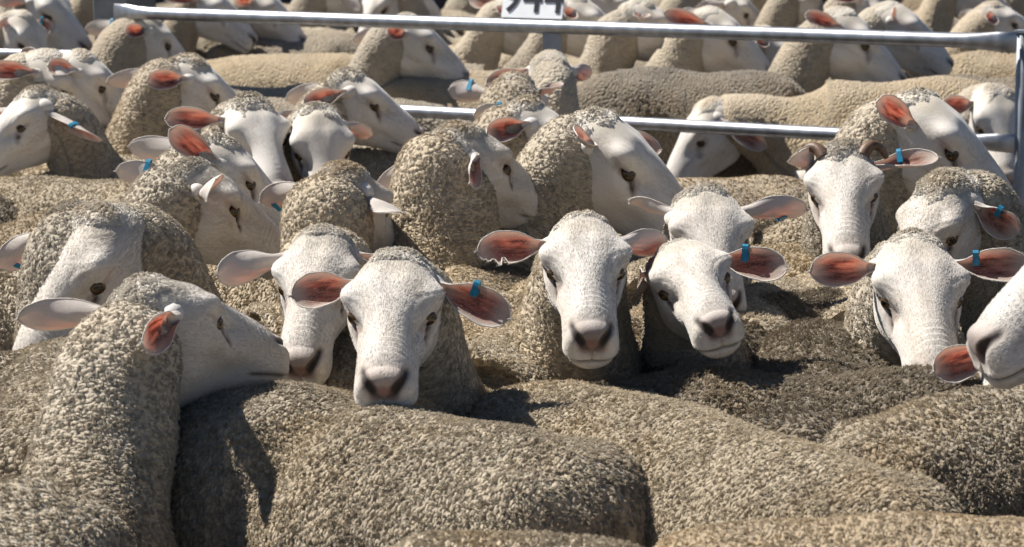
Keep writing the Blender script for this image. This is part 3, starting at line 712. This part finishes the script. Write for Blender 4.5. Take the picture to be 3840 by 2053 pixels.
S("white faced sheep looking straight out, muzzle buried in fleece, blue tag in its ear", head=(1475, 1182), z=.80, d=4.14, yaw=-4, pitch=24, flen=.97, roll=0, body=-22, closed=.5, topknot=.5, s=1.01, nose=.15,
  ears=dict(R=dict(tip=(1098, 1110), c=.5, face=20), L=dict(tip=(1912, 1195), c=.4, face=12)), tags=(('L', .50, 1, .02),), nl=.25)
S("sheep with a torn ear looking straight out, dark dirty nose and bare white face", head=(2195, 1018), z=.80, d=4.40, yaw=2, pitch=24, flen=1.07, body=2, closed=.3, topknot=.38, s=.97, nose=.85,
  ears=dict(R=dict(tip=(1790, 945), c=.3, face=15, len=.155), L=dict(tip=(2505, 930), c=-1, face=150, len=.14)), torn=1, nl=.26)
S("drowsy sheep with tilted head, dirty nose and an ear folded round a blue tag", head=(2600, 1075), z=.79, d=4.45, yaw=12, pitch=12, flen=.92, roll=13, body=-18, closed=.85, topknot=.3, s=.90, nose=.6,
  ears=dict(R=dict(tip=(2400, 1100), c=-1, face=20), L=dict(tip=(2945, 1010), c=.3, face=20)), tags=(('L', .45, 1),), nl=.25)
S("sheep with a huge glowing red ear and a long pale face beside the cropped muzzle", head=(3448, 1118), z=.80, d=4.5, yaw=2, pitch=28, flen=1.14, roll=0, body=0, closed=.7, topknot=.5, s=1.08,
  ears=dict(R=dict(tip=(3022, 1020), c=.4, face=10, len=.16), L=dict(tip=(3850, 1000), c=.3, face=15, len=.15)), tags=(('L', .35, 1, .02),), nl=.26)
S("close sheep cropped by the frame edge, only its pale muzzle and jaw showing", head=(4065, 1015), z=.86, yaw=-77, pitch=27, nose=.9, roll=0, body=-100, closed=.6, topknot=.3, s=1.12, d=3.75, nl=.3)
S("sheep hidden below the cropped muzzle, its pink cupped ear alone showing", head=(3850, 1480), z=.66, d=4.3, yaw=5, pitch=65, body=8, wz=.34, ears=dict(R=dict(tip=(3482, 1390), c=.3, face=10, len=.155), L=dict(hide=True)), nl=.2)

# ------------------------------------------------------------------ second row
S("sheep in profile with dark neck curls and a tagged white far ear", head=(872, 795), z=.82, eye='R', yaw=112, pitch=31, roll=0, body=104, closed=.35, topknot=.55, neck=1.1, s=1.02,
  ears=dict(R=dict(tip=(830, 680), c=.7, face=-20, fx=1.3, len=.14), L=dict(tip=(425, 640), c=-1, face=150, len=.15)), tags=(('L', .55, 1),), nl=.26)
S("sheep with a tall upright ear glowing red, half hidden by a woolly neck", head=(928, 690), z=.82, eye='R', yaw=108, pitch=36, body=100, closed=.6, topknot=.7,
  ears=dict(R=dict(tip=(645, 490), c=.5, face=5, len=.155), L=dict(tip=(468, 548), c=-1, face=160)), nl=.24)
S("woolly topped sheep looking half sideways, long white face with a dirty nose", head=(965, 525), z=.83, yaw=27, pitch=33, flen=1.08, body=60, closed=.9, topknot=1.0, s=1.05,
  ears=dict(R=dict(tip=(625, 450), c=.4, face=10, len=.15), L=dict(tip=(1140, 445), c=-1, face=120)), tags=(('L', .6, 1),), nl=.24)
S("white sheep with its face in half shade, small tagged ear against a tan back", head=(1205, 565), z=.80, yaw=14, pitch=46, body=20, closed=.9, topknot=.4,
  ears=dict(R=dict(hide=True), L=dict(tip=(1375, 515), c=-1, face=120)), tags=(('L', .55, 1),), nl=.24)
S("sheep seen from behind with two ears drooping outwards, blue tag lying flat", head=(1330, 790), z=.82, yaw=150, pitch=32, body=190, topknot=.9, closed=.5, neck=1.05,
  ears=dict(L=dict(tip=(965, 755), c=-1, face=150, len=.15), R=dict(tip=(1508, 800), c=.6, face=-80, len=.125)), tags=(('L', .78, -1),), nl=.16)
S("curly sheep facing away at an angle, cupped ear and long woolly neck, flat blue tag", head=(1893, 640), z=.88, eye='R', yaw=124, pitch=24, body=188, topknot=.75, closed=.0, neck=1.15, s=1.06,
  ears=dict(R=dict(tip=(1765, 690), c=1, face=-10, fx=1.3, len=.125, cup=1.0), L=dict(tip=(1400, 745), c=-1, face=150, len=.15)), tags=(('L', .6, -1, .02),), nl=.16)
S("long white head in profile behind the curly sheep, red cupped ear", head=(2085, 530), z=.84, eye='R', yaw=98, pitch=30, body=95, topknot=.7, closed=.9,
  ears=dict(R=dict(tip=(1825, 510), c=.8, face=10, len=.13), L=dict(tip=(1775, 430), c=-1, face=150)), tags=(('L', .5, 1),), nl=.26)
S("big bare grey face in profile with heavy eye folds and tall cupped ear", head=(2335, 650), z=.86, eye='R', yaw=78, pitch=36, body=86, topknot=.5, closed=.5, s=1.2, neck=1.05,
  ears=dict(R=dict(tip=(2160, 525), c=1, face=15, len=.14), L=dict(tip=(2485, 560), c=-1, face=40, len=.12)), nl=.27)
S("white sheep with ears held level, half hidden behind the drowsy tilted head", head=(2665, 905), z=.80, d=4.95, yaw=5, pitch=30, roll=0, body=8, closed=.75, topknot=.45,
  ears=dict(R=dict(tip=(2372, 760), c=-.5, face=120, len=.15), L=dict(tip=(3035, 785), c=-.3, face=140, len=.16)), tags=(('L', .68, 1),), nl=.25)
S("horned ram with curled brown horns and a woolly forehead", head=(3165, 728), z=.84, d=5.45, yaw=-5, pitch=29, flen=1.1, roll=2, body=-15, closed=.3, topknot=.95, horns=True, s=1.04,
  ears=dict(R=dict(tip=(2985, 575), c=0, face=160, len=.12), L=dict(tip=(3510, 595), c=0, face=60, len=.15)), tags=(('L', .42, 1),), nl=.25)
S("large pale sheep in profile, tall red ear and blue tag, beside the thin post", head=(3550, 575), z=.86, eye='R', d=5.7, yaw=76, pitch=36, body=84, closed=.6, topknot=.4, s=1.22,
  ears=dict(R=dict(tip=(3258, 395), c=.6, face=8, len=.175), L=dict(tip=(3375, 380), c=-1, face=150)), tags=(('L', .5, 1),), nl=.30)
S("woolly head turned away low behind a back, ear folded under a blue tag", head=(3590, 890), z=.74, eye='L', yaw=-55, pitch=48, body=-80, topknot=1.0, closed=.8, d=5.0,
  ears=dict(L=dict(tip=(3810, 875), c=.8, face=-30, len=.11), R=dict(hide=True)), tags=(('L', .5, 1),), nl=.22)

# ------------------------------------------------------------------ third row, up to the fence
S("woolly cheeked sheep with head turned to the frame edge, white ear tagged blue", head=(95, 475), z=.80, eye='L', yaw=-62, pitch=30, roll=4, body=-80, topknot=1.0, closed=.9,
  ears=dict(L=dict(tip=(392, 530), c=.4, face=-60, len=.14), R=dict(tip=(-60, 420), c=0)), tags=(('L', .55, 1, .03),), nl=.24)
S("pale domed head in profile under the side rail, drowsy eye, red ear behind", head=(222, 345), z=.84, eye='R', yaw=82, pitch=38, body=85, topknot=.6, closed=.9, s=1.1,
  ears=dict(R=dict(tip=(-30, 270), c=.4, face=15, len=.15), L=dict(tip=(60, 195), c=-1, face=10)), tags=(('L', .5, -1),), nl=.26)
S("sheep behind the domed head with a small brown ear tip and grey face", head=(370, 330), z=.82, eye='R', yaw=98, pitch=36, body=95, topknot=.9, closed=.9, d=7.6,
  ears=dict(R=dict(tip=(185, 255), c=.8, face=30, len=.10), L=dict(tip=(140, 235), c=-1, face=20)), nl=.26)
S("woolly sheep in profile with a bright red ear and a second grey ear behind", head=(795, 360), z=.84, eye='R', yaw=100, pitch=33, body=92, topknot=.95, closed=.6, s=1.08, neck=1.05,
  ears=dict(R=dict(tip=(562, 312), c=.7, face=8, len=.135), L=dict(tip=(385, 305), c=-1, face=150)), tags=(('L', .5, -1),), nl=.26)
S("sheep in profile between the rails, small red ear and drooping eyelid", head=(1392, 400), z=.83, eye='R', yaw=92, pitch=28, body=90, topknot=.7, closed=.7,
  ears=dict(R=dict(tip=(1140, 400), c=.6, face=20, len=.12), L=dict(tip=(1066, 370), c=-1, face=150)), nl=.26)
S("sheep seen from behind with ears out, woolly crown below the fence upright", head=(2070, 330), z=.82, yaw=172, pitch=45, body=178, topknot=1.0,
  ears=dict(L=dict(tip=(1820, 320), c=-.5, face=20, len=.13), R=dict(tip=(2215, 285), c=-.5, face=150, len=.12)), tags=(('L', .6, 1),), nl=.16)
S("sheep seen from behind with a pointed blue banded ear before the lower rail", head=(1945, 420), z=.82, yaw=165, pitch=40, body=172, topknot=1.0,
  ears=dict(L=dict(tip=(1680, 335), c=-.5, face=165, len=.15), R=dict(tip=(2110, 325), c=.3, face=60, fx=.8, len=.12)), tags=(('L', .55, 1, .03),), nl=.16)
S("curly headed sheep standing by the square post, dark cupped ear, nose lowered", head=(625, 172), z=.84, eye='R', yaw=118, pitch=38, body=120, topknot=.95, closed=.5, s=1.05, neck=1.05,
  ears=dict(R=dict(tip=(480, 130), c=1, face=10, len=.11, cup=1.3), L=dict(tip=(310, 105), c=-1, face=160)), tags=(('L', .5, 1),), nl=.22)

# ------------------------------------------------------------------ backs of sheep whose heads are hidden
S("huge foreground back with a deep fold behind the shoulder, cream woolly rump", back=((980, 1440), .725, -126), wool='wool_grey', up=.225, fat=1.15, blen=.74, fold=((-.12, .085, .028),), fine=1.15, hfix=-.36)
S("broad cream back sloping down to a rump, second of the large foreground backs", back=((2080, 1420), .70, -143), seed=4, fat=1.15, bump=.005, blen=.92, fine=1.15, hfix=-.36)
S("rounded rump at the frame edge below the cropped muzzle", back=((4430, 1370), .69, 118), wool='wool_grey', fat=1.1, blen=.78, hfix=-.2)
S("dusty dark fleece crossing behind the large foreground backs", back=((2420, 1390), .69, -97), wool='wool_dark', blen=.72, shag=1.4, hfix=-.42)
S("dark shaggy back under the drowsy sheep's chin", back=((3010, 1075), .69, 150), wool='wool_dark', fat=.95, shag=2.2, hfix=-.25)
S("top of a fleece just peeping over the bottom edge", back=((2200, 2000), .70, 93), blen=.34, fat=.8, hfix=-.3)
S("closest short shorn tan back along the bottom edge", back=((4000, 1960), .69, 83), wool='wool_short', blen=.62, hfix=-.3)
S("golden brown fleece at the frame edge beside the foreground sheep", back=((60, 1330), .69, 130), hfix=-.25)
S("grey dusty back in front of the tan back", back=((500, 690), .67, 84), wool='wool_dark', hfix=-.25)
S("pale ridged back behind the woolly nape", back=((440, 815), .68, 95), hfix=-.25)
S("tan back with a dark ear shadow across it", back=((1620, 560), .69, 97), hfix=-.25)
S("grey fleece ridge behind the shadowed tan back", back=((1650, 490), .69, 92), hfix=-.25)
S("round pale rump between the ram and the grey face", back=((2900, 640), .69, 130), wool='wool_short', hfix=-.25)
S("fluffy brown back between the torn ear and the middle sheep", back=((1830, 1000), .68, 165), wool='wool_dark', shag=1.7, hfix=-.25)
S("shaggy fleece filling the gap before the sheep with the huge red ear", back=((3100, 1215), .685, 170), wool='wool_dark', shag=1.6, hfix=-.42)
S("pale fleece behind the sheep with the huge red ear", back=((3700, 960), .69, 60), hfix=-.25)
S("long brown back lying low behind the lower rail", back=((1260, 268), .66, 86), wool='wool_tan', hfix=-.25)
S("greyish flank in the gap beside the blue banded pointed ear", back=((1560, 360), .68, 95), wool='wool_grey', hfix=-.25)
# beyond the fence
S("long tan back seen between the rails beside the square post", back=((1330, 195), .74, 86), hfix=-.25)
S("dark brown back behind the lower rail, deep in shade", back=((2280, 268), .775, -85), wool='wool_dark', hfix=-.2)
S("sheep with lowered head behind the lower rail, face in shade and ear tagged", head=(2640, 530), z=.62, d=8.3, yaw=-80, pitch=48, eye='L', wz=.535, body=-88, topknot=1.0, closed=.9, s=1.1,
  ears=dict(L=dict(tip=(2870, 560), c=.6, face=-20, len=.12), R=dict(hide=True)), tags=(('L', .4, 1),), nl=.30)
FG = 'sheep in the pen beyond the fence'
S("sheep in profile between the rails with a square red ear and Roman nose", head=(1603, 180), z=.80, eye='R', d=9.0, yaw=96, pitch=33, body=92, topknot=.7, closed=.6, s=1.12, group=FG,
  ears=dict(R=dict(tip=(1455, 140), c=1, face=8, len=.12, cup=1.2), L=dict(tip=(1320, 150), c=-1, face=150)), nl=.28, neck=.92)
S("pale head looking along the side rail, dark sleepy eye, ear at the frame edge", head=(168, 62), z=.84, eye='R', yaw=70, pitch=36, body=75, topknot=.5, closed=.6, s=1.2, group=FG,
  ears=dict(R=dict(tip=(0, 10), c=.5, face=160), L=dict(tip=(40, -60), c=-1)), nl=.28, neck=.92)
S("small white head with a blunt tagged ear just above the side rail", head=(105, 155), z=.82, d=9.6, yaw=60, pitch=50, body=60, topknot=.5, closed=.9, group=FG,
  ears=dict(L=dict(tip=(200, 115), c=0, face=20, len=.1), R=dict(tip=(0, 90), c=0, face=140)), tags=(('L', .5, 1),), nl=.28, neck=.92)
S("grey faced sheep behind the top rail, nostril dark, red ear raised beside the post", head=(815, 50), z=.80, eye='R', yaw=82, pitch=34, body=88, closed=.9, topknot=.4, s=1.1, group=FG,
  ears=dict(R=dict(tip=(615, -10), c=.5, face=15, len=.15), L=dict(tip=(700, -40), c=-1)), nl=.28, neck=.92)
S("second face behind the top rail, following the grey faced one", head=(1010, 55), z=.80, eye='R', d=11.2, yaw=84, pitch=36, body=88, closed=.9, topknot=.5, s=1.1, group=FG, nl=.28, neck=.92)
S("woolly neck and ragged ear high in the far pen", head=(1290, -30), z=.9, eye='R', d=11.6, yaw=92, pitch=30, body=90, topknot=.6, group=FG,
  ears=dict(R=dict(tip=(1350, 45), c=.5, face=160, len=.13), L=dict(tip=(1100, 40), c=-1, face=150)), nl=.28, neck=.92)
S("white head lowered in the far pen beside a long grey back", head=(1420, 30), z=.80, d=11.4, yaw=-50, pitch=50, body=-70, topknot=.3, group=FG,
  ears=dict(L=dict(tip=(1510, -5), c=.3, face=140, len=.12), R=dict(tip=(1365, 20), c=0, face=120)), nl=.28, neck=.92)
S("sheep half hidden by the number sign, woolly throat under the top rail", head=(1985, 95), z=.84, eye='R', d=9.9, yaw=95, pitch=30, body=92, topknot=.8, group=FG, s=1.1,
  ears=dict(R=dict(tip=(1870, 60), c=1, face=20), L=dict(tip=(1760, -5), c=-1, face=20, len=.14)), tags=(('L', .5, 1),), nl=.28, neck=.92)
S("white head resting on the top rail right beside the number sign, red ear below", head=(2225, 100), z=.80, eye='R', d=9.6, yaw=88, pitch=34, body=90, topknot=.5, closed=.9, group=FG, s=1.1,
  ears=dict(R=dict(tip=(2120, 70), c=.6, face=10), L=dict(tip=(2115, 45), c=-1, face=140)), nl=.28, neck=.92)
S("sheep with one upright dark red ear behind the white head", head=(2330, 40), z=.82, d=10.5, eye='R', yaw=90, pitch=36, body=92, topknot=.4, closed=.9, group=FG,
  ears=dict(R=dict(tip=(2290, -40), c=.3, face=8, len=.13), L=dict(tip=(2150, 20), c=-1, face=140)), tags=(('L', .4, 1),), nl=.28, neck=.92)
S("woolly crowned sheep peering over the middle of the top rail", head=(2480, 110), z=.80, eye='R', d=9.4, yaw=100, pitch=30, body=96, topknot=1.0, closed=.9, group=FG, s=1.08,
  ears=dict(R=dict(tip=(2400, 80), c=1, face=20), L=dict(tip=(2290, 85), c=-1, face=140)), nl=.28, neck=.92)
S("grey faced sheep with a pointed red ear laid along the top rail", head=(2738, 155), z=.81, eye='R', d=9.2, yaw=86, pitch=34, body=90, topknot=.4, closed=.5, group=FG, s=1.16,
  ears=dict(R=dict(tip=(2485, 55), c=.5, face=10, len=.15), L=dict(tip=(2560, 40), c=-1, face=140)), nl=.28, neck=.92)
S("dark nosed sheep looking across the far pen above the top rail", head=(2790, 55), z=.80, eye='R', d=10.4, yaw=88, pitch=32, body=92, topknot=.5, closed=.9, group=FG, nl=.28, neck=.92,
  ears=dict(R=dict(tip=(2600, 50), c=.5, face=150), L=dict(tip=(2640, 0), c=-1, face=140)))
S("rumpled cream neck in the far pen, face hidden", head=(2960, 40), z=.80, eye='R', d=10.9, yaw=110, pitch=48, body=98, topknot=1.0, group=FG, nl=.28, neck=.92, )
S("tall woolly neck with a shaded face and a red ear tip at the top edge", head=(3090, -5), z=.88, eye='R', d=10.2, yaw=96, pitch=26, body=92, topknot=.8, group=FG, nl=.28, neck=.92,
  ears=dict(R=dict(tip=(2975, 0), c=.5, face=10), L=dict(tip=(2900, -40), c=-1)))
S("large grey face under the top rail with a long bare nose and dark nostril", head=(3235, 170), z=.80, eye='R', d=8.9, yaw=88, pitch=36, body=88, topknot=.5, closed=.5, s=1.2, group=FG,
  ears=dict(R=dict(tip=(3012, 62), c=.5, face=25, len=.14), L=dict(tip=(3068, 62), c=-1, face=150)), tags=(('L', .5, 1),), nl=.28, neck=.92)
S("blue grey face beyond the long bare nose, dark muzzle near the frame post", head=(3420, 130), z=.80, eye='R', d=9.5, yaw=86, pitch=33, body=88, topknot=.4, closed=.7, s=1.15, group=FG,
  ears=dict(R=dict(tip=(3330, 60), c=.8, face=10, len=.12), L=dict(tip=(3300, 70), c=-1, face=150)), nl=.28, neck=.92)
S("sheep with a pale upright ear and a rough woolly crown high in the far pen", head=(3270, 55), z=.84, d=10.2, yaw=80, pitch=50, body=85, topknot=1.0, group=FG,
  ears=dict(R=dict(tip=(3105, -10), c=.3, face=30, len=.16), L=dict(hide=True)), nl=.28, neck=.92)
S("small dark face tucked between two woolly necks under the top rail", head=(2935, 215), z=.72, eye='R', d=9.4, yaw=95, pitch=42, body=92, topknot=.4, group=FG,
  ears=dict(R=dict(tip=(2830, 165), c=.5, face=20, len=.12)), nl=.28, neck=.92)
S("low flat head with a dark red ear by the frame post in the far pen", head=(3800, 95), z=.76, eye='R', d=10.0, yaw=95, pitch=20, body=90, topknot=.9, group=FG,
  ears=dict(R=dict(tip=(3690, 85), c=.7, face=10, len=.11), L=dict(tip=(3605, 65), c=-1, face=150)), nl=.28, neck=.92)
S("tall neck and dark shaded cheek at the top edge near the frame post", head=(3680, -25), z=.92, eye='R', d=10.6, yaw=92, pitch=26, body=90, topknot=.8, group=FG, nl=.28, neck=.92)
S("sheep at the far corner, woolly neck cut by the frame", head=(3930, -20), z=.9, eye='R', d=10.8, yaw=92, pitch=28, body=90, topknot=.8, group=FG, nl=.28, neck=.92)
S("sheep looking out past the frame post, red ear stretched sideways", head=(3745, 470), z=.80, d=8.0, yaw=10, pitch=48, body=20, topknot=.8, closed=.9, s=1.1,
  ears=dict(R=dict(tip=(3520, 405), c=.3, face=10, len=.15), L=dict(tip=(3900, 420), c=0)), nl=.28, neck=.92, group=FG)
# backs in the far pen
S("long grey back in the far pen behind the top rail", back=((1770, 40), .69, 90), group=FG, hfix=-.25)
S("sandy back below the woolly neck in the far pen", back=((3420, 45), .69, -90), group=FG, wool='wool_short', hfix=-.25)
S("pale fleece by the frame post under the top rail", back=((3640, 185), .70, -92), group=FG, hfix=-.25)
S("brown ridge below the blue grey face", back=((3400, 285), .75, -95), group=FG, wool='wool_dark', hfix=-.25)
S("tan fleece lying between the square post and the side rail", back=((330, 160), .68, 88), group=FG, hfix=-.25)
S("pale back behind the second face", back=((1330, 130), .68, 90), group=FG, hfix=-.25)
S("flat fleece below the fence upright", back=((2080, 262), .73, 92), group=FG, hfix=-.25, wool='wool_short')
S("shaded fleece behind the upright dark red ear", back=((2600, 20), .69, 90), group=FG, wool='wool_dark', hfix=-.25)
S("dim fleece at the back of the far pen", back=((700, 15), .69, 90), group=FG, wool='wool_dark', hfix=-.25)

# last rows against the boards, only slivers of them show
g_ = np.random.default_rng(3)
for k in range(16):
    x = -2.6 + k * .36 + g_.uniform(-.1, .1); y = (12.3, 13.3)[k % 2] + g_.uniform(-.2, .2)
    px = x / y * FPX + PW / 2; py = PH / 2
    p = np.array([x, y, .80]); v = p - CAM; t = v @ _f; px = PW / 2 + FPX * (v @ _r) / t; py = PH / 2 - FPX * (v @ _u) / t
    S("sheep in the last row against the dark boards, mostly hidden by others", head=(px, py), z=.80 + g_.uniform(-.06, .06), yaw=90 + g_.uniform(-40, 40), pitch=35 + g_.uniform(-8, 10), topknot=.6, closed=.8, group='sheep in the last row by the boards')
def boards():
    r_ = bpy.data.objects.new('board_fence', None); col.objects.link(r_); r_.location = (0, 15.2, 0)
    r_['label'] = 'dark board fence closing off the far pen'; r_['category'] = 'fence'; oo = np.array(r_.location)
    for k in range(4):
        V, F = box(oo + [0, 0, .16 + k * .30], (12, .04, .28), np.array([1.0, 0, 0])); b1 = MB(); b1.add(V, F, 0); b1.build('board', [M['darkpanel']], r_, oo, smooth=False)
    for x in (-5, -2.5, 0, 2.5, 5):
        V, F = box(oo + [x, .065, .65], (.09, .09, 1.3), np.array([1.0, 0, 0])); b1 = MB(); b1.add(V, F, 0); b1.build('post', [M['galv_dull']], r_, oo, smooth=False)

# ------------------------------------------------------------------ fence, posts, sign
def fence():
    zt, zl = .945, .645
    def on(px, py, d):
        p = at_d(px, py, d); return p
    a = on(430, 56, 9.05); b = on(3812, 148, 7.42)
    zt = (a[2] + b[2]) / 2; a[2] = b[2] = zt
    lo_a = on(1000, 391, 9.05 - (570 / 3380) * 1.63); zl = lo_a[2]
    root = bpy.data.objects.new('steel_fence', None); col.objects.link(root); root.location = ((a + b) / 2) * [1, 1, 0]
    root['label'] = 'long galvanised steel rail panel across the pen, upright in its middle'; root['category'] = 'fence'
    o = np.array(root.location); dr = unit((b - a) * [1, 1, 0]); L = np.linalg.norm(b - a)
    def rail(z, r, name='rail'):
        t = np.linspace(0, 1, 60); p = a + (b - a) * t[:, None]; p[:, 2] = z
        V, F = tube(p, r, 20); q = V - p[0]; al = q @ dr; e = np.minimum(al, L - al)
        k = 1 - .75 * (1 - sm(e, .02, .16)); ctr = p[0] + al[:, None] * dr
        off = V - ctr; side = np.cross(dr, (0, 0, 1)); off = off - np.outer(off @ side, side) * (1 - k)[:, None]; off[:, 2] *= 1 + .35 * (1 - sm(e, .02, .16))
        bm_ = MB(); bm_.add(ctr + off, F, 0); bm_.build(name, [M['galv']], root, o)
    rail(zt, .0225); rail(zl, .021); rail(zl - .26, .021); rail(.14, .021)
    u = at_d(2085, 200, 0.5 * (9.05 + 7.42) - .02); tt = ((u - a) @ dr); p = a + dr * tt
    V, F = box(p * [1, 1, 0] + [0, 0, (zt - .02) / 2 + .03], (.058, .028, zt - .08), dr); bm_ = MB(); bm_.add(V, F, 0); bm_.build('upright', [M['galv_dull']], root, o, smooth=False)
    # number sign on the top rail
    sg = bpy.data.objects.new('number_sign', None); col.objects.link(sg)
    c = a + dr * ((at_d(2024, 60, 8.25) - a) @ dr); c[2] = zt + .016; sg.location = c
    sg['label'] = 'white pen number sign with black digits on the top rail'; sg['category'] = 'sign'
    w = .225; nrm = np.cross(dr, (0, 0, 1)); 
    if nrm[1] > 0: nrm = -nrm
    V, F = box(c + [0, 0, .003], (w * .98, .012, .040), dr); m1 = MB(); m1.add(V, F, 0); m1.build('bracket', [M['galv_dull']], sg, c, smooth=False)
    V, F = box(c + nrm * .008 + [0, 0, .008 + .085], (w, .006, .17), dr); m1 = MB(); m1.add(V, F, 0); m1.build('plate', [M['plate']], sg, c, smooth=False)
    cu = bpy.data.curves.new('digits', 'FONT'); cu.body = '944'; cu.size = .150; cu.extrude = .0015; cu.align_x = 'CENTER'; cu.space_character = 1.05
    to = bpy.data.objects.new('digits', cu); col.objects.link(to)
    dg = bpy.context.evaluated_depsgraph_get(); me = bpy.data.meshes.new_from_object(to.evaluated_get(dg)); bpy.data.objects.remove(to)
    dm = bpy.data.objects.new('digits', me); col.objects.link(dm); me.materials.clear(); me.materials.append(M['black']); dm.parent = sg
    mm = Matrix((( dr[0], 0, nrm[0], 0), (dr[1], 0, nrm[1], 0), (0, 1, 0, 0), (0, 0, 0, 1)))
    dm.matrix_local = Matrix.Translation(Vector(nrm * .0125 + np.array([0, 0, .008 + .019]))) @ mm
    from mathutils import Quaternion
    sg.rotation_mode = 'QUATERNION'; sg.rotation_quaternion = Quaternion(Vector(np.cross(nrm, (0, 0, 1))), rad(15))
    # posts at the panel ends
    def post(p, w_, h, label, sq=True):
        r_ = bpy.data.objects.new('fence_post', None); col.objects.link(r_); r_.location = p * [1, 1, 0]; r_['label'] = label; r_['category'] = 'post'; r_['group'] = 'steel fence posts'
        oo = np.array(r_.location)
        if sq: V, F = box(oo + [0, 0, h / 2], (w_, w_, h), dr)
        else: V, F = tube(np.array([oo + [0, 0, .0], oo + [0, 0, h * .5], oo + [0, 0, h]]), w_ / 2, 20, up=(0, 1, 0))
        b1 = MB(); b1.add(V, F, 0); b1.build('shaft', [M['post'] if sq else M['galv_dull']], r_, oo, smooth=not sq)
        V, F = box(oo + [0, 0, h + .004], (w_ * 1.08, w_ * 1.08, .008), dr); b1 = MB(); b1.add(V, F, 0); b1.build('cap', [M['galv_dull']], r_, oo, smooth=False)
    pl = at_d(468, 30, 9.25); post(pl, .17, 1.5, 'thick square steel post where the rails end')
    pr = at_d(3832, 200, 7.45); post(pr + dr * .0, .034, .985, 'thin steel post at the frame edge holding the rails', False)
    # side rail panel running away from the square post
    s2 = bpy.data.objects.new('steel_fence', None); col.objects.link(s2); e0 = at_d(375, 216, 9.3); e1 = at_d(-420, 183, 9.6); s2.location = ((e0 + e1) / 2) * [1, 1, 0]
    s2['label'] = 'short steel rail panel on the other side of the square post'; s2['category'] = 'fence'; oo = np.array(s2.location)
    zz = (e0[2] + e1[2]) / 2
    for k, z_ in enumerate((zz, zz - .28, zz - .52)):
        p = e0 + (e1 - e0) * np.linspace(0, 1, 12)[:, None]; p[:, 2] = z_; V, F = tube(p, .0165, 16); b1 = MB(); b1.add(V, F, 0); b1.build('rail', [M['galv']], s2, oo)
    p = e0 + (e1 - e0) * .9; V, F = tube(np.array([p * [1, 1, 0], p * [1, 1, 0] + [0, 0, zz]]), .016, 12, up=(0, 1, 0)); b1 = MB(); b1.add(V, F, 0); b1.build('upright', [M['galv_dull']], s2, oo)
def box(c, size, dr, bev=.12):
    dr = unit(dr); n = np.cross((0, 0, 1), dr); up = np.array([0, 0, 1.0]); c = np.asarray(c)
    x, y, z = np.asarray(size) / 2; bv = min(x, y) * bev
    ring = [(-x + bv, -y), (x - bv, -y), (x, -y + bv), (x, y - bv), (x - bv, y), (-x + bv, y), (-x, y - bv), (-x, -y + bv)]
    rows = []
    for zz, k in ((-z, 0.0), (-z, 1.0), (z, 1.0), (z, 0.0)):
        rows.append([c + dr * a * k + n * b * k + up * zz for a, b in ring])
    P = np.array(rows); return P.reshape(-1, 3), faces_out(P, True, P - c)
fence()
boards()
